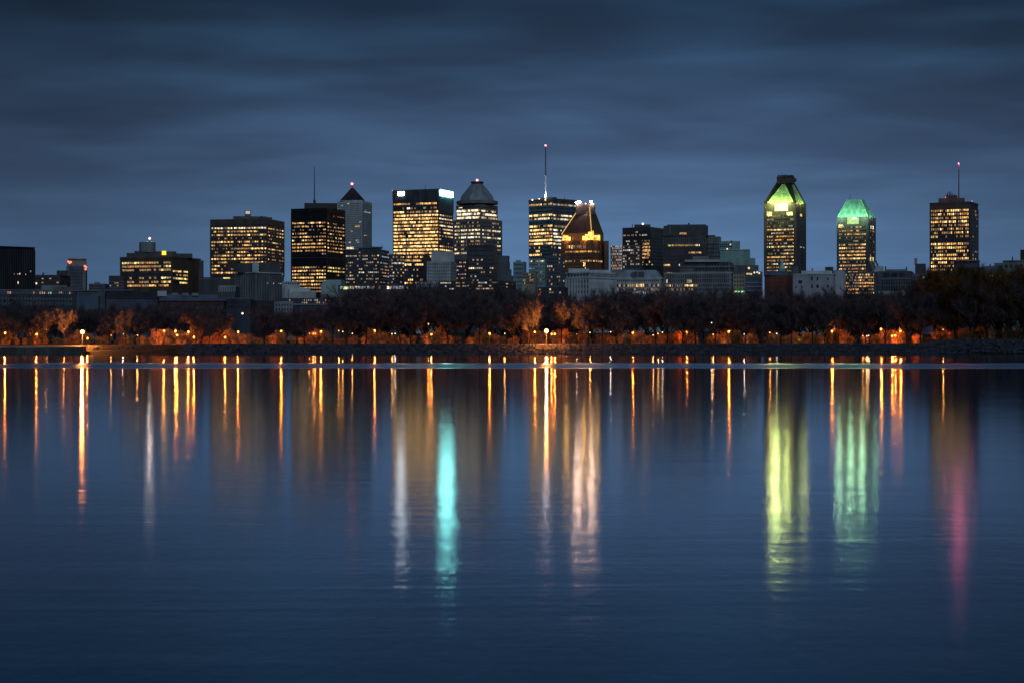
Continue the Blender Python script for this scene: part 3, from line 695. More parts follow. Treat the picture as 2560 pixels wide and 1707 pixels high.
b.rows('L', rng(648, 720, 9), 7, 4, .55, .06, 'pale'); b.rows('R', rng(648, 720, 9), 2, 4, .55, .06, 'pale'); b.done()
# 14 gold-lit tapered tower
b = Bld('tapered_tower', 'brown tower with steep tapering top, golden edge lights and rooftop floodlights', 'tower', 2150, 1403, 1482, 1513, 600, COPPER, phi=24)
GOLD = mat_lit('lit_deep_gold', (1.0, 0.50, 0.09), 1.9, 0.25, .25, 1.7)
zt = sz(516, 2150); zb = b.z1 - 0.3
# tapered top: base at the wall plan, narrow flat top
P = b.P; cc = b.cen
topc = Vector((sx(1466, b.cen.y), b.cen.y))
s_ = 0.30
tops = [topc + (p - cc) * s_ for p in P]; tops[2] = tops[2] + b.dr * 3.0; tops[1] = tops[1] + b.dr * 1.0; 
# upper shaft that stands behind the stepped gilt ledges
sh0 = [P[0] + b.dr * 3, P[1] + b.dr * 3 + b.dl * 3, P[2] + b.dl * 2, P[3] + b.dr * 0]
zs = sz(590, 2150)
mb = MB(); mb.prism([tuple(x) for x in sh0], zb, sz(582, 2150), COPPER)
mb.prism([tuple(x) for x in sh0], sz(582, 2150) + .01, zt, mat_wall('dark_copper_roof', (0.05, 0.032, 0.03), .5), [tuple(x) for x in tops])
roof_ = b.part('roof', mb)
zA = sz(582, 2150)
mb = MB()
for i0 in (0, 1):
    a_ = Vector((*(sh0[i0]), zA)); c_ = Vector((*(tops[i0]), zt)); off = Vector((0, -0.6, 0.3))
    mb.tube(a_ + off, c_ + off, 0.42, 0.35, mat_emit('gilt_edge', (1.0, 0.55, 0.16), 1.0 if i0 == 0 else .45), 5)
mb.build('edge_light', roof_, b.org)
mb = MB()
for k in range(9):   # vertical fins up the front roof face
    t_ = (k + .5) / 9; a_ = sh0[0].lerp(sh0[1], t_); c_ = tops[0].lerp(tops[1], t_)
    mb.tube((a_.x, a_.y - .4, zA), (c_.x, c_.y - .4, zt - 1), .3, .15, BROWN, 4)
mb.build('fin', roof_, b.org)
b.rows('L', [617], 15, 8.5, .72, .75, 'gold', .16, .78, run=5); b.rows('L', [629, 652.5], 20, 4.0, .7, [.5, .9], ['orange', 'amber'], .03, .98, run=4)
b.rows('R', [629, 652.5], 7, 4.0, .7, [.5, .8], ['orange', 'amber'], .05, .75, run=4); b.pane('L', .70, .77, 656, 666, MATS['lit_gold_bright'])
b.rows('L', [638, 645, 661, 670, 680], 20, 4, .6, .03, 'orange'); b.ribs('L', 20, 602, 740, .22, .5, COPPER); b.ribs('R', 8, 602, 740, .22, .5, COPPER)
# gold glow under the roof, put into emissive blocks
mb = MB()
def glow_block(f, t0, t1, y0, y1, inset=0):
    p, q, nn = b.face(f); a_, c_ = p + (q - p) * t0, p + (q - p) * t1
    mb.prism([tuple(x) for x in (a_ - nn * 1.2, c_ - nn * 1.2, c_ - nn * 2.5, a_ - nn * 2.5)], sz(y1, 2150), sz(y0, 2150), GOLD)
for t0, t1, y0 in ((.03, .10, 586), (.12, .19, 588), (.21, .27, 591)): glow_block('L', t0, t1, y0, 600)
for t0, t1, y0 in ((.66, .73, 590), (.75, .82, 586), (.84, .90, 580), (.92, .985, 577)): glow_block('L', t0, t1, y0, 600)
for t0, t1, y0 in ((.03, .16, 578), (.22, .38, 588), (.46, .66, 586)): glow_block('R', t0, t1, y0, 600)
b.part('gold_glow', mb)
for (px, py) in ((1441, 507), (1449, 505.5), (1478, 505), (1480, 510)): b.light('floodlight', px, py, 1.2 if px != 1480 else .9, WHITE_E, 16)
for (px, py) in ((1444, 513), (1464, 510)): b.light('roof_lamp', px, py, .8, MATS['roof_lamp_glow'], 14)
b.slab('crown', 1440, 1488, 510, 519, DSTEEL, 18, 8); b.slab('side_wing', 1511, 1522, 603, 745, BROWN, 14, 16)
for (dx, tz, pw) in ((-14, 601, 2600), (16, 601, 3200), (22, 601, 1800)):
    L = bpy.data.lights.new('ledge_floodlight', 'POINT'); L.energy = pw * 1.2; L.color = (1, .5, .12); L.shadow_soft_size = 1.2
    c_ = b.P[1] - b.dr * 3 + b.dl * (10 if dx > 0 else 32)
    if dx == 22: c_ = b.P[1] - b.dl * 3 + b.dr * 6
    lo = bpy.data.objects.new('ledge_floodlight', L); COL.objects.link(lo); lo.parent = b.root; lo.location = (c_.x - b.org[0], c_.y - b.org[1], sz(598, 2150) - b.org[2])
b.done()
# 15 white columned hall
b = Bld('columned_hall', 'large pale stone hall with tall columns in front of the tapered tower', 'hall', 1300, 1416, 1474, 1537, 682, WHITE, phi=40)
b.glass = mat_glass('grey_glass')
b.ribs('L', 8, 696, 742, .4, .9, WHITE); b.ribs('R', 18, 704, 742, .4, .8, WHITE); b.band(680, 684, 1.2, WHITE); b.band(693, 696, 1.0, WHITE)
b.rows('L', [688.5], 7, 6, .5, .0, 'pale'); b.rows('L', [704, 717, 730], 8, 8.5, .5, .0, 'pale'); b.rows('R', [690], 20, 3.5, .6, .0, 'pale'); b.rows('R', [710, 724], 18, 10, .5, .0, 'pale')
b.slab('attic', 1421, 1472, 672, 683, WHITE, 8, 12); b.slab('attic', 1460, 1524, 676, 684, WHITE, 22, 14); b.slab('roof', 1468, 1520, 673.5, 677, ROOFB, 26, 14); b.done()
# 16 pinkish tower, dark pair
b = Bld('narrow_tower', 'narrow pinkish-grey lit building with red glow along its top edge', 'building', 2300, 1526, 1556, 1566, 615, mat_wall('pinkish_stone', (0.25, .21, .21)))
b.rows('L', rng(621, 672, 8), 9, 4.2, .5, .55, 'pink', run=1.5); b.rows('R', rng(621, 672, 8), 3, 4, .5, .3, 'pale'); b.rows('L', [616.5], 10, 2.8, .8, .9, 'pink', dark=False)
b.done()
b = Bld('office_tower', 'smaller black tower with a red rooftop beacon and scattered orange windows', 'tower', 2300, 1556, 1627, 1661, 568, CHAR)
b.rows('L', rng(580, 662, 12), 20, 3.2, .72, [.02, .08, .03, .15, .06, .18, .12, .2, .2, .1, .12, .15], 'pale', run=2)
b.rows('L', [610, 618, 627, 635, 645, 655], 6, 4.6, .7, [.9, .6, .9, .9, .5, .4], 'orange', .70, .98, dark=False, run=4)
b.rows('R', rng(583, 662, 10), 8, 3.2, .7, .05, 'pale'); b.slab('penthouse', 1586, 1626, 562, 569, CHAR, 12, 16); b.slab('side_roof', 1626, 1657, 572, 576, SLATE, 24, 16)
b.light('beacon', 1607, 560.5, 1.2, MATS['roof_lamp_glow'], 12); b.mast('antenna', 1581, 560, 569, .5, .3, DSTEEL, 12); b.done()
b = Bld('office_block', 'pale-edged low slab in front of the smaller black tower', 'office block', 2150, 1556, 1600, 1606, 613, SLATE)
b.rows('L', rng(619, 668, 8), 9, 3.6, .8, .12, 'pale'); b.done()
# 17 dark ribbed tower
b = Bld('ribbed_tower', 'wide dark tower with vertical ribs and an overhanging glazed crown', 'tower', 2200, 1659, 1764, 1769, 590, CHAR)
b.ribs('L', 22, 592, 612, .2, .6, GREY); b.ribs('L', 11, 612, 700, .12, .5, BROWN); b.band(588, 591, .8, GREY)
b.rows('L', [613.5], 32, 4.0, .6, .9, 'lemon', .1, .86, run=12, dark=False); b.rows('L', [632], 30, 4, .7, .75, 'amber', .60, .98, run=4, dark=False); b.rows('L', [663], 30, 4.6, .6, .85, 'gold', .0, .55, run=6, dark=False)
b.rows('L', [600, 622.5, 641, 650, 672, 682], 30, 3.6, .6, .03, 'pale')
b.slab('crown', 1659, 1770, 565, 590, CHAR, 1.5, 34, parts=lambda mb, c, n, tt, D: [mb.prism([tuple(x) for x in (c + tt * (-40 * b.k) - n * .8, c + tt * (-38 * b.k) - n * .8, c + tt * (-38 * b.k) + n, c + tt * (-40 * b.k) + n)], sz(588, D), sz(567, D), GREY)])
b.slab('roof_house', 1668, 1765, 562, 566, SLATE, 6, 24); b.slab('vent', 1720, 1724, 558, 563, DSTEEL, 6, 3); b.slab('sign', 1699, 1716, 582, 586.5, MATS['lit_amber_dim'], .9, .5, 'dull amber lit strip on crown')
b.done()
b = Bld('office_block', 'grey shouldered block attached to the right side of the wide ribbed tower', 'office block', 2230, 1766, 1800, 1803, 592, mat_wall('mid_grey_wall', (.10, .105, .11)))
b.ribs('L', 5, 594, 604, .3, .6, GREY); b.rows('L', [612, 622, 632, 642], 5, 4, .6, .02, 'pale'); b.band(606, 608, .8, GREY); b.slab('roof_house', 1770, 1788, 588.5, 593, CHAR, 6, 10); b.done()
# 18 green stepped block
b = Bld('stepped_block', 'green-grey stepped block whose terraces drop to the right', 'building', 2050, 1798, 1830, 1834, 603.5, TEALW)
for i, (xa, xb, yt_) in enumerate(((1830, 1850, 603.5), (1800, 1875, 626), (1800, 1888, 646), (1800, 1896, 664), (1800, 1906, 680))):
    b.slab('terrace', xa, xb, yt_, 740, TEALW if i < 3 else SLATE, -2 - 4 * i, 16)
b.slab('roof_house', 1826, 1832, 602, 606, TEALW, 2, 6); b.slab('parapet', 1800, 1874, 624, 626.2, PALE, -7, 10)
b.light('lamp', 1818, 623, .8, MATS['lit_cream_bright'], -10); b.light('lamp', 1872, 671, 1.2, MATS['lit_lemon'], -24)  # second ball stands for a small gold-green dome, given a glow
b.rows('L', [612, 617], 6, 3, .7, .05, 'pale')
for k, (px, py) in enumerate(((1868, 685), (1873, 685), (1878, 686), (1886, 682), (1893, 681), (1898, 684))): b.light('lamp', px, py, 1.0, MATS['lit_cream'], -26)
b.done()
# 19 mid-rise front rows
b = Bld('mansard_building', 'grey building with pale sloping mansard roof and yellow-lit windows', 'building', 1400, 1538, 1652, 1660, 697, PALE)
mb = MB(); P = b.P; ins = 4.0
tp = [P[0] + b.dr * ins - b.dl * ins * 1.6, P[1] + b.dr * ins + b.dl * ins, P[2] + b.dl * ins - b.dr * ins, P[3] - b.dl * ins - b.dr * ins]
mb.prism([tuple(x) for x in P], b.z1 + .01, sz(675, 1400), mat_wall('slate_blue_roof', (.22, .27, .31)), [tuple(x) for x in tp]); b.part('roof', mb); b.band(694.5, 697.5, .8, WHITE)
b.rows('L', [702.5], 22, 4, .5, .05, 'pale'); b.rows('L', [714], 20, 7.0, .62, .5, 'gold', run=2.5); b.rows('L', [724, 732], 20, 4.4, .55, .15, 'pale')
for t0_ in (.30, .46): b.slab('dormer', 1538 + 114 * t0_ + 8, 1538 + 114 * t0_ + 20, 680, 694, SLATE, 1.0, 4)
b.done()
b = Bld('office_block', 'terraced grey block with wide dark bays and curved pale roof slab', 'building', 1650, 1700, 1825, 1834, 655, mat_wall('mid_grey_wall', (0,) * 3))
b.rows('L', [660.5], 8, 8, .72, .0, 'pale', .5, .98); b.rows('L', [673.5], 10, 7, .8, .0, 'pale', .3, .98); b.slab('roof_slab', 1712, 1800, 650, 655.5, PALE, -1.5, 20); b.slab('roof_house', 1732, 1772, 641.5, 651, GREY, 6, 14)
b.band(665.5, 668.5, .9, GREY); b.band(679, 682, 1.0, GREY); b.done()
b = Bld('office_block', 'long grey block with upright slit windows and lit ground floor', 'building', 1450, 1660, 1828, 1836, 683, GREY)
b.rows('L', [692, 703], 34, 7.6, .45, .04, 'pale'); b.rows('L', [714, 724], 30, 5, .6, [.2, .15], 'gold', 0.02, .5, run=1.6); b.rows('L', [714, 724], 18, 6, .5, .0, 'pale', .52, .98); b.band(682, 684.5, 1, PALE); b.band(697, 698.5, .6, GREY); b.done()
b = Bld('tall_house', 'tall dark brown narrow building with two bright yellow window pairs', 'building', 1500, 1663, 1692, 1700, 672, BROWN)
b.rows('L', [684], 4, 5.5, .7, .95, 'lemon', .1, .6, run=9); b.rows('L', [700, 712], 6, 6, .6, .5, 'orange'); b.done()
b = Bld('beige_block', 'narrow beige block with green lights at its base', 'building', 1400, 1833, 1862, 1866, 686, BEIGE)
b.rows('L', [694, 704, 714], 4, 4.2, .45, .0, 'pale'); b.rows('L', [729.5], 8, 4, .8, .9, 'cream', run=4)
for k in range(3): b.light('lamp', 1841 + 7 * k, 730, .6, mat_emit('green_lamp', (.2, 1, .5), 2.5), -3)
b.done()
b = Bld('low_block', 'dark navy low block with white-banded floors right of the beige block', 'building', 1500, 1866, 1896, 1903, 694, ROOFB)
for y in (706, 716, 726): b.band(y, y + 1.5, .8, PALE)
b.done()
b = Bld('brick_building', 'dark red brick building with blue-grey roof below the tallest green-topped tower', 'building', 1200, 1912, 1968, 1982, 688, BRICK)
b.rows('L', rng(696, 738, 5), 3, 4, .25, .0, 'pale', .45, .75); b.slab('roof', 1912, 1970, 678, 689, ROOFB, 2, 12); b.slab('roof_house', 1978, 1996, 666, 690, SLATE, 14, 8); b.done()
D_ = 1350; X = sx(1955, D_); o_ = (X, D_, ground_z(D_))
r = empty('church_steeple', o_); tag(r, 'pale green church spire rising behind the red brick building', 'steeple')
mb = MB(); mb.box(X, D_, ground_z(D_) - 1, 4.2, 4.2, sz(672, D_) - ground_z(D_) + 1, TEALW); mb.build('tower', r, o_)
mb = MB(); mb.lathe(X, D_, [(2.0, sz(672, D_) + .01), (1.5, sz(664, D_)), (0.12, sz(646, D_))], mat_wall('spire_copper', (.35, .48, .45)), 8); mb.build('spire', r, o_)
b = Bld('grey_building', 'grey painted building with small square dark windows and a rounded right end', 'building', 1150, 1982, 2084, 2090, 686, mat_wall('lilac_grey_stone', (.24, .25, .29), .85, .2))
for (xa, ya, hh_, ww) in ((2001, 705, 8, 9), (2030, 697, 9, 4), (2044, 697, 9, 4), (2030, 716, 9, 4), (2044, 716, 8, 6), (1990, 718, 5, 3), (2005, 718, 5, 3), (2070, 698, 6, 4), (2070, 716, 6, 4)):
    t0_ = (xa - ww / 2 - 1982) / 102; b.pane('L', t0_, t0_ + ww / 102, ya - hh_ / 2, ya + hh_ / 2, GLASS)
b.band(684.5, 687, .6, PALE); b.slab('attic', 2004, 2078, 677.5, 686, WHITE, 6, 14); b.slab('roof_plant', 2063, 2083, 668, 679, DSTEEL, 10, 4); b.slab('vent', 2029, 2032, 672, 679, DSTEEL, 10, 2)
D_ = 1162; mb = MB(); mb.lathe(sx(2098, D_), D_ + 2, [(17 * D_ / F, 5), (17 * D_ / F, sz(686, D_)), (16 * D_ / F, sz(679, D_)), (10 * D_ / F, sz(676, D_))], mat_wall('light_lilac_stone', (.34, .36, .40), .85, .15), 20); b.part('round_end', mb)
b.done()
# 20 tallest green-topped tower
def green_top(b, xl, xr, ybase, xtl, xtr, ytop, insx, insy, lights, pw, col):
    """roof slopes lit by floodlights on the ledge"""
    P = b.P; D = b.D
    z0 = sz(ybase, D) + .05; z1 = sz(ytop, D)
    cc = b.cen; tw = (xtr - xtl) / (xr - xl)
    tc_ = Vector((sx((xtl + xtr) / 2, cc.y), cc.y))
    T = [tc_ + (p - cc) * tw for p in P]
    base = [cc + (p - cc) * .97 for p in P]
    return base, T, z0, z1
def lattice(mb, A, B_, C_, D__, n, r, mat, off):
    """diagonal bars over the quad A B C D (A,B at the base)"""
    for k in range(-n, n + 1):
        pts = []
        for s0, s1 in (((0.0, 0.0), (1.0, 0.0)),):
            pass
    return
b = Bld('green_top_tower', 'tallest green-topped tower with glowing lattice gable and black crown', 'tower', 2300, 1911, 1990, 2013, 507, mat_wall('dark_granite', (.075, .068, .068), .5, .3), phi=17)
DG = MATS['dark_granite']
YS = [539.5 + 8.6 * i for i in range(17)]
b.rows('L', YS, 24, 3.4, .6, [.12, .08, .1, .3, .75, .25, .75, .75, .2, .85, .12, .7, .75, .55, .5, .45, .5],
       ['orange', 'pale', 'pale', 'pale', 'gold', 'pale', 'orange', 'orange', 'pale', 'lemon', 'pale', 'amber', 'amber', 'amber', 'cream', 'amber', 'cream'], .08, .93, run=3)
b.rows('R', YS, 6, 3.2, .6, .04, 'pale', .3, .9)
b.pane('L', .08, .24, 528, 539, MATS['lit_gold_bright']); b.pane('L', .70, .90, 530, 539, MATS['lit_lemon_bright']); b.pane('R', .45, .7, 533, 540, MATS['lit_lemon'])
b.ribs('L', 1, 507, 690, .06, 1.2, DG, .02, .98); b.ribs('R', 3, 507, 690, .2, .9, DG)
base, T, z0, z1 = green_top(b, 1911, 2013, 507, 1944, 1984, 455, 0, 0, 0, 0, 0)
GRN = mat_wall('lit_green_cladding', (.34, .62, .30), .6, .3, .3)
e3 = lambda p, z: Vector((p.x, p.y, z))
mb = MB(); mb.prism([tuple(x) for x in base], z0, z1, BLACK, [tuple(x) for x in T]); roof_ = b.part('roof', mb)
mb = MB()
for i, (p, q_) in enumerate(zip(base, T)):     # dark corner beams
    a_, c_ = e3(p, z0), e3(q_, z1); out_ = (p - b.cen).normalized()
    o3 = Vector((out_.x, out_.y, .2)) * .3
    mb.tube(a_ + o3, c_ + o3, 1.3, 1.5, BLACK, 6)
mb.build('corner_beam', roof_, b.org)
A, B_, C_, E_ = e3(base[0], z0), e3(base[1], z0), e3(T[1], z1), e3(T[0], z1)
A2, B2, C2, E2 = e3(base[1], z0), e3(base[2], z0), e3(T[2], z1), e3(T[1], z1)
def qp(u_, v_, o_=.5): return (A.lerp(B_, u_)).lerp(E_.lerp(C_, u_), v_) + Vector((0, -o_, o_ * .3))
def qs(u_, v_, o_=.5): return (A2.lerp(B2, u_)).lerp(E2.lerp(C2, u_), v_) + Vector((o_ * .8, -o_ * .5, o_ * .3))
def panel(fn, us, mat, hi=.96):
    """a slanted sheet 0.5 m thick lying on the roof plane"""
    f_ = [fn(us[0], .01, .6), fn(us[1], .01, .6), fn(us[3], hi, .6), fn(us[2], hi, .6)]; k_ = [fn(us[0], .01, .1), fn(us[1], .01, .1), fn(us[3], hi, .1), fn(us[2], hi, .1)]
    m = MB(); m.hexa(k_, f_, mat); return m
panel(qp, (.06, .93, .40, .60), GRN, .93).build('lit_gable', roof_, b.org)
for us in ((.06, .20, .10, .24), (.30, .42, .34, .46), (.52, .94, .60, .90)): panel(qs, us, GRN).build('lit_strip', roof_, b.org)
mb = MB()                                      # lattice over the front gable
for k in range(-11, 12):
    for sgn in (1, -1):
        seg = []
        for j in range(15):
            vv = j / 14 * .9; uu = (k / 11 if sgn == 1 else 1 - k / 11) + sgn * vv * .9
            lo_, hi_ = .06 + .34 * vv, .93 - .33 * vv
            if lo_ <= uu <= hi_: seg.append(qp(uu, vv, .95))
        for s0, s1 in zip(seg, seg[1:]): mb.tube(s0, s1, .16, .16, DG, 3)
mb.build('lattice', roof_, b.org)
# window bay cut into the top storeys
mb = MB(); p_, q_, n_ = b.face('L'); a_, c_ = p_ + (q_ - p_) * .33, p_ + (q_ - p_) * .75
mb.prism([tuple(x) for x in (a_ + n_ * .35, c_ + n_ * .35, c_ - n_ * .2, a_ - n_ * .2)], sz(527, 2300), sz(508, 2300), mat_lit('lit_bay_yellow', (.95, 1.0, .50), 1.5, .1, .8, 1.2)); b.part('bay_window', mb)
def crownfn(mb, c, n, tt, D):
    for k in range(5): mb.box(c.x + (k - 2) * 4.2, c.y + 1, sz(443, D), 1.6, 3, random.uniform(1.5, 3.5), DSTEEL)
b.slab('crown', 1942, 1986, 442, 458, BLACK, 12, 16, parts=crownfn); b.slab('crown', 1955, 1991, 447, 454, BLACK, 10, 12); b.mast('antenna', 1955, 434, 443, .35, .25, DSTEEL, 16); b.slab('crown', 1950, 1984, 438.5, 442, BLACK, 14, 12)
def flood(b, f, t, outd, y, pw, col, r=1.4):
    p = b.facept(f, t, outd); L = bpy.data.lights.new('ledge_floodlight', 'POINT'); L.energy = pw; L.color = col; L.shadow_soft_size = r
    o = bpy.data.objects.new('ledge_floodlight', L); COL.objects.link(o); o.parent = b.root; o.location = (p.x - b.org[0], p.y - b.org[1], sz(y, b.D) - b.org[2]); return o
for t_ in (.25, .75): flood(b, 'L', t_, 4.5, 505, 9500, (.95, 1.0, .28))
flood(b, 'L', .48, 13.0, 506, 30000, (.80, 1.0, .30), 1.8)  # added flood hanging free before the face, brightens the gable up to its tip
for t_ in (.3, .7): flood(b, 'R', t_, 4.0, 505, 3000, (.95, 1.0, .28))
b.done()
# 21 shorter green-topped tower
b = Bld('green_top_tower', 'shorter green-topped tower with flat-topped glowing copper roof and flared right foot', 'tower', 2200, 2093, 2170, 2187, 542, DG, phi=14)
YS = [568 + 8.7 * i for i in range(16)]
b.rows('L', YS, 26, 3.6, .6, [.15, .3, .55, .25, .12, .8, .75, .7, .75, .95, .2, .7, .7, .3, .3, .3], ['orange', 'orange', 'orange', 'pale', 'pale', 'amber', 'gold', 'amber', 'gold', 'gold', 'pale', 'amber', 'amber', 'amber', 'amber', 'amber'], .06, .93, run=2.4)
b.rows('R', YS, 4, 3.4, .6, .12, 'pale', .3, .9); b.pane('L', .05, .20, 561, 568, MATS['lit_gold_bright']); b.pane('R', .4, .8, 563, 571, MATS['lit_cream_bright']); b.pane('R', .3, .8, 642, 652, MATS['lit_lemon'])
b.ribs('L', 1, 542, 690, .05, 1.0, SLATE, .015, .985); b.ribs('R', 2, 542, 650, .2, .9, SLATE)
P = b.P; cc = b.cen
tc_ = Vector((sx(2139.5, cc.y), cc.y)); T = [tc_ + (p - cc) * .46 for p in P]; base = [cc + (p - cc) * .985 for p in P]
z0, z1 = sz(542, 2200) + .05, sz(497, 2200)
mb = MB(); mb.prism([tuple(x) for x in base], z0, z1, GREENC, [tuple(x) for x in T])
roof_ = b.part('roof', mb)
mb = MB()
for p, q_ in zip(base, T):
    mb.tube(e3(p, z0 + .3), e3(q_, z1), .55, .45, mat_wall('pale_copper_ridge', (.4, .8, .55)), 5)
mb.build('ridge', roof_, b.org)
mb = MB(); p_, q_, n_ = b.face('L'); a_, c_ = p_ + (q_ - p_) * .33, p_ + (q_ - p_) * .71
mb.prism([tuple(x) for x in (a_ + n_ * .35, c_ + n_ * .35, c_ - n_ * .2, a_ - n_ * .2)], sz(560, 2200), sz(543, 2200), mat_lit('lit_bay_green', (.62, .95, .36), .75, .3, .7, 1.3)); b.part('bay_window', mb)
b.mast('antenna', 2125, 487, 498, .35, .2, DSTEEL, 14)
for t_ in (.12, .5, .88): flood(b, 'L', t_, 9.0, 543, 9500, (.55, 1.0, .55))
flood(b, 'R', .5, 4.5, 541, 2500, (.5, 1.0, .5))
for (xa, xb, ya, yb_) in ((2172, 2180, 650, 690), ): pass
mb = MB()
D_ = 2194
for xo, w_ in ((2171, 3.0), (2178, 2.0), (2186, 2.4)):
    pts = [(xo, 648), (xo + 10, 668), (xo + 17, 690), (xo + 17, 750)]
    for (xa, ya), (xb, yb_) in zip(pts, pts[1:]):
        mb.tube((sx(xa, D_), D_, sz(ya, D_)), (sx(xb, D_), D_, sz(yb_, D_)), w_ * .42, w_ * .42, GREY, 4)
b.part('flared_rib', mb)
b.done()
b = Bld('tower_podium', 'broad lit lower block spreading at the foot of the shorter green-topped tower', 'building', 2150, 2098, 2188, 2200, 680, SLATE)
b.rows('L', [687, 694, 701, 708, 716, 724, 733], 26, 4, .6, [.75, .65, .55, .55, .55, .6, .5], ['amber', 'amber', 'lemon', 'orange', 'orange', 'orange', 'gold'], .12, .97, run=3, fn=lambda r, u: .04 if (r < 3 and u < .5) else None); b.done()
# 22 right-hand low row
b = Bld('colonnaded_building', 'grey building with a tall dark gridded gallery right of the green-topped towers', 'building', 1250, 2196, 2276, 2284, 678, SLATE)
b.rows('L', [709], 13, 8, .74, .0, 'pale', .1, .98); b.rows('L', [720], 10, 12, .74, .0, 'pale', .1, .98); b.ribs('L', 12, 702, 728, .16, .5, GREY, .08, .99); b.band(696, 699, .8, GREY); b.band(713, 714.5, .8, GREY); b.band(728, 740, .8, PALE)
b.rows('L', [687.5], 3, 10, .8, .0, 'pale', .15, .85); b.slab('roof_house', 2190, 2208, 666, 680, PALE, 10, 8); b.slab('parapet', 2212, 2268, 674, 679, GREY, 4, 10); b.mast('vent', 2266, 668, 680, .4, .4, DSTEEL, 3); b.mast('vent', 2214, 667, 680, .5, .4, DSTEEL, 6); b.done()
b = Bld('old_building', 'dim mauve-grey old building with a square roof tower and pinkish-topped chimney', 'building', 1200, 2280, 2330, 2338, 684, mat_wall('mauve_stone', (.13, .11, .14)))
b.slab('roof_tower', 2288, 2314, 660, 686, CHAR, 4, 8); b.slab('chimney', 2286, 2293, 646, 662, mat_wall('pink_chimney', (.35, .22, .26)), 8, 3)
b.rows('L', [694, 704], 6, 4, .5, .08, 'pale'); b.done()
# 23 rightmost tower
b = Bld('office_tower', 'rightmost brown tower with square amber windows and a red-tipped mast', 'tower', 2300, 2324, 2425, 2445, 505, BROWN, phi=13)
YS = [525.5 + 9.3 * i for i in range(17)]
def fr_(r_i, u_):
    if r_i in (2, 4) and u_ < .55: return .12
    if r_i in (5, 6): return .85 if u_ > .6 else (.35 if .3 < u_ < .55 else .05)
    if r_i == 7: return .9 if u_ < .18 else .1
    if r_i == 8: return .02
    if r_i == 11: return .9 if u_ > .6 else .06
    return None
b.rows('L', YS, 21, 5.0, .58, [.9, .85, .9, .75, .9, .8, .8, .2, .02, .8, .85, .5, .55, .65, .5, .5, .3], 'gold', .03, .97, run=2.6, fn=fr_)
b.rows('R', YS, 4, 5, .5, .1, 'amber', .3, .9); b.ribs('L', 21, 520, 680, .13, .5, BROWN, .03, .97); b.ribs('R', 4, 520, 680, .3, .5, SLATE); b.band(504.5, 510, .5, CHAR)
b.slab('penthouse', 2347, 2411, 496, 507, BROWN, 12, 24); b.slab('plant_room', 2364, 2393, 489, 497, CHAR, 16, 14)
for (px, yt_, w_) in ((2369, 480, 1.0), (2375, 478, 1.4), (2380, 482, .9), (2386, 486, .8)): b.mast('antenna', px, yt_, 492, w_, .3, DSTEEL, 20)
m_ = b.mast('antenna', 2397, 412, 498, .75, .55, mat_wall('blue_grey_mast', (.05, .06, .10)), 20); b.light('beacon', 2397, 410, 1.0, PINK_E, 20, m_)
b.lamp('beacon_lamp', 2397, 408, 18.2, 9000, (1, .2, .32), .5)
for px_ in (2364, 2430): b.light('beacon', px_, 494 if px_ < 2400 else 503.5, .45, mat_emit('pink_corner_beacon', (1.0, 0.16, 0.22), 3), 12); b.lamp('beacon_lamp', px_, 482, 1, 1500, (1, .22, .34), .6, 0)
b.done()
b = Bld('low_block', 'blue-grey flat-roofed block overlapping the foot of the rightmost tower', 'building', 1100, 2384, 2442, 2449, 652, ROOFB)
b.slab('roof_edge', 2384, 2449, 651, 653.5, GREY, -.6, 8); b.done()
b = Bld('low_block', 'low black-windowed building between rightmost tower and right-hand grey houses', 'building', 1050, 2395, 2478, 2486, 668, CHAR)
b.rows('L', [673], 10, 6, .8, .0, 'pale'); b.slab('chimney', 2474, 2477, 661, 670, DSTEEL, 2, 2); b.done()
b = Bld('stone_building', 'grey-green stone building with stepped parapet near the right edge', 'building', 950, 2462, 2508, 2512, 665, mat_wall('greengrey_stone', (.12, .15, .15)))
b.slab('upper_storey', 2486, 2509, 658, 667, GREY, 3, 8); b.rows('L', [690.5], 9, 5, .6, .5, 'cream', .3, .98, dark=False); b.done()
b = Bld('stone_building', 'grey stone building with a square black chimney at the right edge', 'building', 930, 2507, 2600, 2610, 652, mat_wall('greengrey_stone', (0,) * 3))
b.band(650.5, 653, .7, GREY); b.band(677, 679, .6, GREY); b.rows('L', [665, 690], 7, 8, .5, .0, 'pale'); b.slab('chimney', 2551, 2566, 625, 653, BLACK, 3, 3); b.mast('vent', 2531, 643, 653, .3, .3, DSTEEL, 2); b.done()

NAVY = mat_wall('navy_grey_wall', (0.035, 0.042, 0.06), 0.8, 0.35)
# 24 left-hand low rows behind the trees
b = Bld('low_building', 'long dim low building with pale window strip at the left edge', 'building', 1000, -60, 190, 194, 727, NAVY)
b.rows('L', [733], 44, 5.5, .6, .12, 'pale', run=2); b.band(725.8, 728, .6, GREY); b.rows('L', [748, 760], 30, 6, .5, .02, 'pale'); b.slab('roof_house', 104, 166, 714, 727, GREY, 14, 10); b.slab('roof_house', 138, 190, 718, 727, SLATE, 8, 8)
b.light('beacon', 42.5, 743, .5, MATS['red_sign'], -4); b.done()
b = Bld('blue_shed', 'small boxy blue-grey building with a raised glazed roof storey', 'building', 960, 191, 246, 250, 741, mat_wall('blue_panel', (.07, .10, .15)))
b.slab('glazed_storey', 193, 248, 727, 742, SLATE, 2, 6); b.slab('parapet', 191, 249, 725.5, 728, GREY, 1, 8); b.done()
b = Bld('apartment_row', 'grey row house with dark flat roof and tall narrow windows, left', 'building', 900, 266, 396, 402, 745, mat_wall('dusty_blue_stone', (.055, .065, .10)))
b.slab('roof_storey', 270, 396, 731, 746, ROOFD, 3, 10); b.slab('parapet', 262, 336, 724, 728, mat_wall('violet_roof', (.10, .09, .18)), 6, 12); b.band(744, 746.5, .8, NAVY)
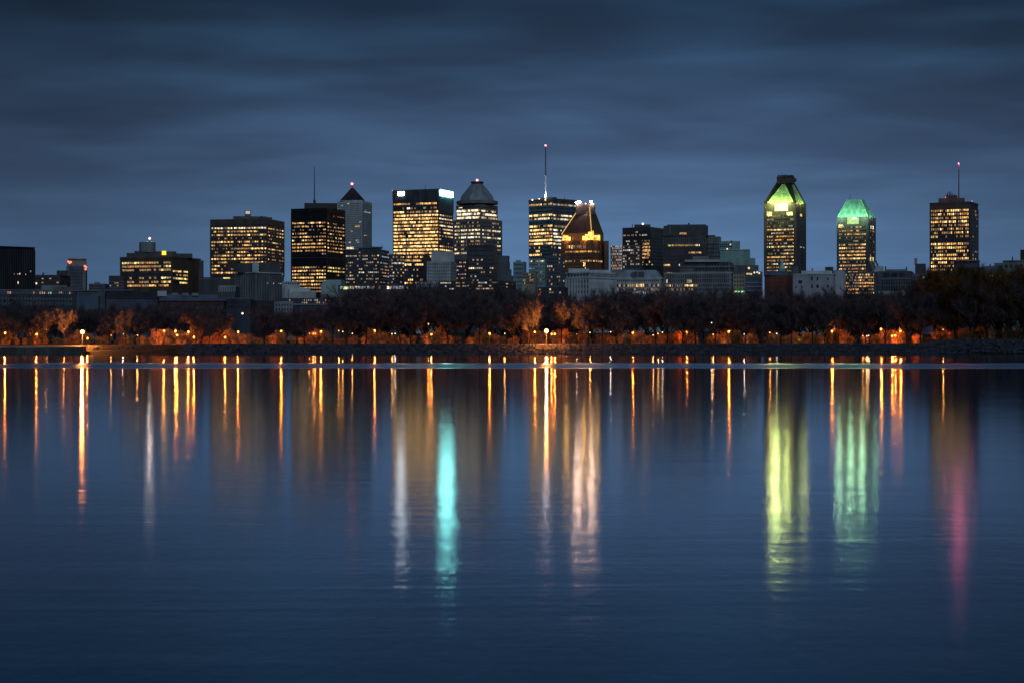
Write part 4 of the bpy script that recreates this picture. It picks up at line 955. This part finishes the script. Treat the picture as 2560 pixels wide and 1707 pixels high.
b.rows('L', [761], 11, 11, .36, .03, 'pale'); b.rows('L', [780], 11, 8, .4, .04, 'pale'); b.pane('L', .42, .455, 785, 797, MATS['lit_orange']); b.pane('L', .49, .53, 786, 796, MATS['lit_amber_dim']); b.done()
b = Bld('apartment_row', 'brown brick row building with slanted blue-grey cornice below the broad brown tower', 'building', 890, 398, 560, 566, 752, OLDBR)
b.band(747, 753, 1.0, ROOFB); b.slab('roof_storey', 402, 545, 737, 748, ROOFB, 4, 12); b.rows('L', [762], 9, 10, .35, .04, 'pale', 0.02, .34); b.rows('L', [770, 790], 14, 8, .4, .02, 'pale', .36, .98)
for px in (430, 455, 480): b.slab('dormer', px, px + 16, 733, 740, GREY, 3, 4)
b.slab('roof_vent', 394, 416, 728, 741, PALE, 1, 4); b.done()
b = Bld('low_building', 'low blue-roofed building right of the brown brick row', 'building', 960, 566, 626, 632, 748, NAVY)
b.slab('roof', 562, 634, 745, 749, ROOFB, -.5, 10); b.rows('L', [757, 768], 8, 5, .5, .05, 'pale'); b.light('lamp', 606, 784, .55, MATS['lit_cream_bright'], -10); b.done()
b = Bld('terraced_hall', 'pale terraced building heap in front of the black tower foot', 'building', 1400, 706, 742, 748, 704, PALE)
for i, (xa, xb, yt_) in enumerate(((712, 752, 712), (724, 776, 720), (730, 790, 730))): b.slab('terrace', xa, xb, yt_, 760, WHITE if i % 2 else PALE, -3 - 4 * i, 10)
b.rows('L', [709], 6, 3, .6, .0, 'pale'); b.done()
b = Bld('pale_block', 'pale teal windowless block with chamfered top before the black tower', 'building', 1350, 802, 852, 862, 712, mat_wall('pale_teal_block', (.26, .36, .35), .85, .12))
mb = MB(); P = b.P; cc = b.cen; b.z1
mb.prism([tuple(x) for x in P], b.z1 + .01, sz(700, 1350), MATS['pale_teal_block'], [tuple(P[0].lerp(P[1], .25)), tuple(P[1]), tuple(P[2]), tuple(P[3].lerp(P[2], .25))]); b.part('roof', mb); b.done()
b = Bld('low_building', 'dark low building with scattered white lights before the pale teal block', 'building', 1100, 706, 862, 868, 746, CHAR)
b.rows('L', [751, 757], 26, 4, .5, .25, 'pale', .1, .98, run=1.5); b.done()
b = Bld('stone_house', 'pale blue-grey stone house above the lamps below the black tower', 'building', 880, 686, 732, 738, 754, mat_wall('pale_blue_stone', (.2, .25, .28), .85, .35))
b.rows('L', [763, 774, 785], 6, 6, .4, .0, 'pale'); b.done()
b = Bld('low_shed', 'long low blue-roofed shed right of the pale blue-grey stone house', 'building', 860, 733, 850, 860, 762, CHAR)
b.slab('roof', 733, 862, 759.5, 763, mat_wall('blue_sheet_roof', (.14, .19, .26)), -.5, 12); b.rows('L', [772, 783], 14, 5, .5, .04, 'pale'); b.done()
b = Bld('low_building', 'small dark roofline building behind trees right of the columned hall', 'building', 1100, 1345, 1412, 1420, 718, NAVY)
b.rows('L', [724, 732], 10, 4, .6, .15, 'pale'); b.done()

# ------------------------------------------------------------------ vegetation
BARK = mat_wall('bark', (0.022, 0.016, 0.016), 0.9, 0.4, 1.0, 0.1)
TWIG = mat_wall('bare_twigs', (0.080, 0.068, 0.078), 0.9, 0.4, 0.5, 0.1, False)
TWIGO = mat_wall('autumn_leaf_twigs', (0.085, 0.050, 0.018), 0.9, 0.5, 0.4, 0.1, False)
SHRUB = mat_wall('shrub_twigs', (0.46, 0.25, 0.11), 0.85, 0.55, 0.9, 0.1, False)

def tree_meshes(seed, H=14.0, spread=1.0, twmat=TWIG, ntw=30, low=0.40):
    rnd = random.Random(seed)
    tr, cr = MB(), MB(); tr.m(BARK); cr.m(twmat)
    def rv(d, ang):
        ax = Vector((rnd.uniform(-1, 1), rnd.uniform(-1, 1), rnd.uniform(-1, 1))).cross(d).normalized()
        return (Matrix.Rotation(R(ang), 3, ax) @ d).normalized()
    def br_(p, d, L, r, lv):
        segs = 3 if lv < 2 else 2
        pts = [p]
        for k in range(segs):
            d = rv(d, rnd.uniform(3, 12)); d = (d + Vector((0, 0, .10 if lv else .3))).normalized()
            p = p + d * (L / segs); pts.append(p)
        mb_ = tr if lv <= 1 else cr; m_ = BARK if lv <= 1 else twmat
        for k in range(segs):
            ra = r * (1 - .55 * k / segs); rb = r * (1 - .55 * (k + 1) / segs)
            mb_.tube(pts[k], pts[k + 1], ra, rb, m_, 5 if lv <= 1 else 3)
        if lv == 3:
            for q in range(ntw):
                t_ = rnd.uniform(.1, 1) * segs; i = min(int(t_), segs - 1); b0 = pts[i].lerp(pts[i + 1], t_ - i)
                dd = rv(d, rnd.uniform(15, 75)); ln = rnd.uniform(.06, .12) * H; sd = dd.cross(Vector((rnd.uniform(-1, 1), rnd.uniform(-1, 1), 1))).normalized() * rnd.uniform(.022, .042)
                i0 = len(cr.v); cr.v += [tuple(b0 - sd), tuple(b0 + sd), tuple(b0 + dd * ln)]; cr.f.append((i0, i0 + 1, i0 + 2)); cr.mi.append(0)
            return
        n = (9, 6, 6)[lv]
        for q in range(n):
            t_ = (rnd.uniform(low, 1) if lv == 0 else rnd.uniform(.25, 1)) * segs; i = min(int(t_), segs - 1); b0 = pts[i].lerp(pts[i + 1], t_ - i)
            br_(b0, rv(d, rnd.uniform(18, 50) * spread), L * (rnd.uniform(.85, 1.25) if lv == 0 else rnd.uniform(.42, .66)), r * (.5 if lv == 0 else .45), lv + 1)
    br_(Vector((0, 0, -.3)), Vector((0, 0, 1)), H * .40, H * .020, 0)
    zz = sorted(v_[2] for v_ in cr.v); sc = H / zz[int(len(zz) * .985)]
    for mb_ in (tr, cr): mb_.v = [(a * sc, b_ * sc, c * sc) for a, b_, c in mb_.v]
    return tr, cr
protos = []
for i in range(12):
    tw = TWIGO if i in (6, 7) else TWIG
    tr, cr = tree_meshes(100 + i, 14.0, (1.0, .8, 1.15, .9, 1.05, .75, 1.1, .95, 1.3, 1.0, .9, 1.1)[i], tw, low=.10 if i > 8 or i in (6, 7) else .40)
    def mk(mb_, nm):
        me = bpy.data.meshes.new(nm); me.from_pydata(mb_.v, [], mb_.f)
        for m_ in mb_.mats: me.materials.append(m_)
        return me
    protos.append((mk(tr, 'trunk'), mk(cr, 'crown')))

SECT = [(0, 95, 'the leftmost black slab tower'), (95, 255, 'the narrow grey tower'), (255, 515, 'the wide yellow-lit office'), (515, 720, 'the broad brown tower'),
        (720, 870, 'the black antenna tower'), (870, 975, 'the dark stepped block'), (975, 1135, 'the white-signed tower'), (1135, 1300, 'the domed tower'),
        (1300, 1400, 'the white-masted tower'), (1400, 1530, 'the tapered gold-lit tower'), (1530, 1655, 'the smaller black tower'), (1655, 1800, 'the ribbed dark tower'),
        (1800, 1905, 'the green stepped block'), (1905, 2055, 'the tallest green-topped tower'), (2055, 2195, 'the shorter green-topped tower'),
        (2195, 2315, 'the gridded gallery building'), (2315, 2455, 'the rightmost tower'), (2455, 3000, 'the right edge houses')]
def sector(px):
    for i, (a, b_, n) in enumerate(SECT):
        if px < b_: return i
    return len(SECT) - 1
ORD = ['leftmost', 'second', 'third', 'fourth', 'fifth', 'sixth', 'seventh', 'eighth', 'ninth', 'tenth', 'eleventh', 'twelfth', 'thirteenth', 'fourteenth', 'fifteenth', 'sixteenth', 'seventeenth', 'eighteenth', 'nineteenth', 'twentieth', 'twenty-first', 'twenty-second', 'twenty-third', 'twenty-fourth']
def ordinal(items, what, tail='below'):
    """items: (px, root); writes one label for each, counted from the left inside the stretch under a landmark"""
    cnt = {}
    for px, o_ in sorted(items, key=lambda q: q[0]):
        i = sector(px); k = cnt.get(i, 0); cnt[i] = k + 1
        o_['label'] = what.format(o=ORD[min(k, 23)] + ('' if k == 0 else ' from left'), s=SECT[i][2])

def top_px(px):
    pts = [(-200, 770), (60, 765), (250, 775), (420, 765), (560, 772), (650, 770), (740, 786), (800, 770), (860, 735), (950, 728), (1100, 724), (1250, 730), (1350, 742), (1450, 745), (1560, 738),
           (1700, 732), (1850, 738), (1960, 742), (2060, 742), (2130, 730), (2190, 742), (2250, 745), (2310, 712), (2370, 690), (2430, 678), (2500, 684), (2560, 690), (2800, 690)]
    for (a, ya), (b_, yb_) in zip(pts, pts[1:]):
        if px <= b_: return ya + (yb_ - ya) * (px - a) / (b_ - a)
    return 690
def put_tree(px, D, hp, pi_, rz, wx=1.0):
    z = ground_z(D) + (1.3 if px > 2330 and D < 700 else 0)
    r_ = empty('bare_tree', (sx(px, D), D, z)); r_['category'] = 'tree'
    h = (HZ - hp) * D / F + CAMZ - z; s_ = h / 14.0
    r_.scale = (s_ * wx, s_ * wx, s_); r_.rotation_euler = (0, 0, rz)
    for me, nm in zip(protos[pi_], ('trunk', 'crown')):
        c = bpy.data.objects.new(nm, me); COL.objects.link(c); c.parent = r_
    return r_
rnd = random.Random(77)
OLAMPS = [13, 92, 206, 219, 410, 439, 471, 563, 595.5, 703, 802.5, 937, 1078.5, 1224, 1337, 1366, 1387, 1582, 1716.7, 1822, 2080, 2202.5, 2230, 2251]
def treerow(D0, D1, x0, x1, step, dy, what, group, skip=None):
    items = []; x = x0
    while x < x1:
        px = x + rnd.uniform(-.3, .3) * step
        if skip is None or not skip(px):
            D = rnd.uniform(D0, D1); hp = top_px(px) + dy + rnd.gauss(0, 5) + (rnd.random() < .2) * rnd.uniform(5, 18)
            right = px > 2330
            pi_ = rnd.choice([6, 7, 3]) if right and rnd.random() < .75 else (rnd.choice([9, 10, 11]) if D > 580 and rnd.random() < .8 else rnd.randrange(6))
            o_ = put_tree(px, D, hp, pi_, rnd.uniform(0, 6.28), rnd.uniform(.95, 1.25) * (1.0 if D > 580 else .85))
            o_['group'] = group; items.append((px, o_))
        x += step * rnd.uniform(.8, 1.2)
    ordinal(items, what)
    return items
treerow(556, 564, -140, 2720, 40, 14, 'waterside bare tree, {o} beneath {s}', 'front row of bare trees on the far bank',
        lambda px: 590 < px < 860 or min(abs(px - l_) for l_ in OLAMPS) < 9)
treerow(596, 612, -150, 2740, 46, 2, 'bare tree behind the lamps, {o} beneath {s}', 'middle row of bare trees on the far bank', lambda px: 560 < px < 850 and rnd.random() < .45)
treerow(628, 665, -160, 2750, 36, -3, 'bare tree farthest inland, {o} beneath {s}', 'back row of bare trees on the far bank', lambda px: 560 < px < 860)
o_ = put_tree(661, 557, 762, 8, 1.0, .95); o_['label'] = 'lone dark vase-shaped bare tree beneath the broad brown tower, in front of the lamps'
o_ = put_tree(716, 559, 786, 4, 2.0, .8); o_['label'] = 'small bare tree between two orange lamps left of the black tower'
o_ = put_tree(762, 558, 768, 2, .4, .8); o_['label'] = 'slim bare tree beneath the left half of the black antenna tower'
o_ = put_tree(832, 558, 756, 5, 3.0, .9); o_['label'] = 'bare tree beneath the pale teal block, just left of the dense tree mass'

# shrubs lit by the lamps
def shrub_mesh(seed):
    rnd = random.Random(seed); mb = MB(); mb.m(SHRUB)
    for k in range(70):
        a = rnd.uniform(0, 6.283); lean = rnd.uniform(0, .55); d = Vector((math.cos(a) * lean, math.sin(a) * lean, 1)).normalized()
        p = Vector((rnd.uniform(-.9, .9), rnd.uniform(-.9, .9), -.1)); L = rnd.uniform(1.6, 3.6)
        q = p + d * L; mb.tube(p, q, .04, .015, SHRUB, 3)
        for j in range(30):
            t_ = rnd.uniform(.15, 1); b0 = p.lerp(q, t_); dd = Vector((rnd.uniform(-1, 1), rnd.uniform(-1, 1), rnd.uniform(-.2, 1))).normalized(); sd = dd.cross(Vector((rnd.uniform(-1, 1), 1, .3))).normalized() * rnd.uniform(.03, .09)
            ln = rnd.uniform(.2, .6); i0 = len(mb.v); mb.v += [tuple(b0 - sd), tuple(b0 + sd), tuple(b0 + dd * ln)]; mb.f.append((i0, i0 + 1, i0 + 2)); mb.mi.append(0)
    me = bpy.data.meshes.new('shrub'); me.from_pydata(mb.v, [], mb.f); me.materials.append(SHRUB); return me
sme = [shrub_mesh(300 + i) for i in range(5)]
items = []
x = -120
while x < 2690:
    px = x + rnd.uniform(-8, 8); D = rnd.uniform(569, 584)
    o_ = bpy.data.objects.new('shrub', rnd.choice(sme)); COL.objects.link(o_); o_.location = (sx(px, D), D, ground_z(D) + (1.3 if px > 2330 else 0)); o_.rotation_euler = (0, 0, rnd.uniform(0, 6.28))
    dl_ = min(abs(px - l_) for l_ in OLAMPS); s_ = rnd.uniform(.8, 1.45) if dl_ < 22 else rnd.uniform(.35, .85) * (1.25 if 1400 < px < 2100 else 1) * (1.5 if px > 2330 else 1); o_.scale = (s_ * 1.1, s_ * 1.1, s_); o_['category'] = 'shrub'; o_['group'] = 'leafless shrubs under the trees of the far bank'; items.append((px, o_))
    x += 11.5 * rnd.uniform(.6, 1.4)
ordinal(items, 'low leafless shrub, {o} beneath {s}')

# ------------------------------------------------------------------ street lamps
GLOW = {}
def lampmat(kind):
    col, st = {'o': ((1.0, 0.36, 0.05), 2.4), 'B': ((1.0, 0.55, 0.16), 6), 'w': ((0.95, 0.85, 0.75), 2.0), 'y': ((1.0, 0.5, 0.14), 1.8), 'g': ((0.85, 1.0, 0.1), 1.6)}[kind]
    return mat_emit('lamp_glow_' + kind, col, st)
LAMPS = [(13, 832.6, 'o'), (87, 820, 'w'), (92, 836, 'o'), (117, 825, 'y'), (161, 823, 'y'), (206, 830, 'B'), (219, 846, 'o'), (278, 838, 'y'), (308, 835.5, 'w'), (344, 838, 'y'),
 (410, 827, 'o'), (439, 828, 'o'), (443, 838, 'o'), (471, 830, 'o'), (467, 835, 'y'), (485, 843, 'o'), (544, 843.6, 'y'), (563, 843, 'o'), (595.5, 829.7, 'o'), (577, 798, 'y'),
 (703, 828, 'o'), (774, 834, 'y'), (783, 834, 'y'), (788.5, 834, 'y'), (802.5, 829, 'o'), (847, 826.6, 'y'), (857, 829, 'y'), (881, 834, 'y'), (937, 827, 'o'), (980, 835, 'y'), (988, 834, 'w'),
 (1071, 810, 'y'), (1078.5, 836, 'o'), (1224, 834, 'o'), (1262, 834, 'y'), (1337, 830, 'o'), (1366, 827.5, 'B'), (1379, 835, 'o'), (1387, 835, 'o'), (1417, 838, 'y'), (1442, 835.5, 'w'),
 (1475, 831.5, 'y'), (1493, 841, 'y'), (1526.5, 830, 'w'), (1582, 832, 'o'), (1633, 838, 'y'), (1645, 834, 'y'), (1656, 831, 'w'), (1716.7, 830, 'o'), (1779, 807, 'w'), (1783, 836, 'y'),
 (1822, 829, 'o'), (1861, 835, 'w'), (1875, 836, 'y'), (1924.5, 831.5, 'y'), (1942, 834, 'w'), (1989, 844, 'g'), (2080, 828, 'o'), (2098, 826, 'y'), (2157, 840, 'y'), (2166.5, 840, 'y'), (2171.5, 839, 'w'),
 (2202.5, 823, 'o'), (2230, 840, 'o'), (2238, 839, 'o'), (2251, 828, 'o'), (2357.7, 824, 'y')]
ADJ = {'o': 'orange', 'B': 'brightest orange', 'w': 'small white', 'y': 'small amber', 'g': 'yellow-green'}
POLE = mat_wall('lamp_pole', (0.05, 0.045, 0.04), .6, .2)
by = {}
rl = random.Random(9)
for (px, py, k) in LAMPS:
    D = {'B': 553.5, 'o': rl.uniform(562, 568), 'y': rl.uniform(568, 600), 'w': rl.uniform(566, 600), 'g': 575}[k]
    if py < 815: D = 575
    z = ground_z(D); zb_ = sz(py, D); X = sx(px, D); org = (X, D, z)
    r_ = empty('street_lamp', org); r_['category'] = 'street lamp'; r_['group'] = 'lit lamps along the far bank'
    rad = {'B': .62, 'o': .33, 'y': .2, 'w': .18, 'g': .28}[k]
    mb = MB(); mb.tube((X, D, z - .2), (X, D, zb_ - rad * .9), .075, .05, POLE, 6); mb.tube((X, D, z - .2), (X, D, z + .5), .13, .12, POLE, 6); mb.build('pole', r_, org)
    mb = MB(); mb.ball((X, D, zb_), rad, lampmat(k), 10); gl_ = mb.build('globe', r_, org, True)
    mb = MB(); mb.lathe(X, D, [(rad * .75, zb_ + rad * .85), (rad * .5, zb_ + rad * 1.15), (.03, zb_ + rad * 1.35)], POLE, 8); mb.build('cap', gl_, org)
    pw, lc = {'o': (1500, (1, .22, .025)), 'B': (32000, (1, .29, .045)), 'w': (75, (1, .8, .6)), 'y': (190, (1, .32, .06)), 'g': (260, (.8, 1, .1))}[k]
    L = bpy.data.lights.new('bulb', 'POINT'); L.energy = pw * rl.uniform(.6, 1.3); L.color = lc; L.shadow_soft_size = .12
    lo = bpy.data.objects.new('bulb', L); COL.objects.link(lo); lo.parent = r_; lo.location = (0, -rad - .25, zb_ - z)
    by.setdefault(k, []).append((px, r_))
for k, it in by.items():
    if k == 'B':
        it[0][1]['label'] = 'large bright orange lamp at the quay beneath the narrow grey tower'
        it[1][1]['label'] = 'brightest orange lamp of all, beneath the white-masted tower'
    elif k == 'g': it[0][1]['label'] = 'single yellow-green lamp beneath the tallest green-topped tower'
    else: ordinal(it, ADJ[k] + ' bank lamp, {o} beneath {s}')
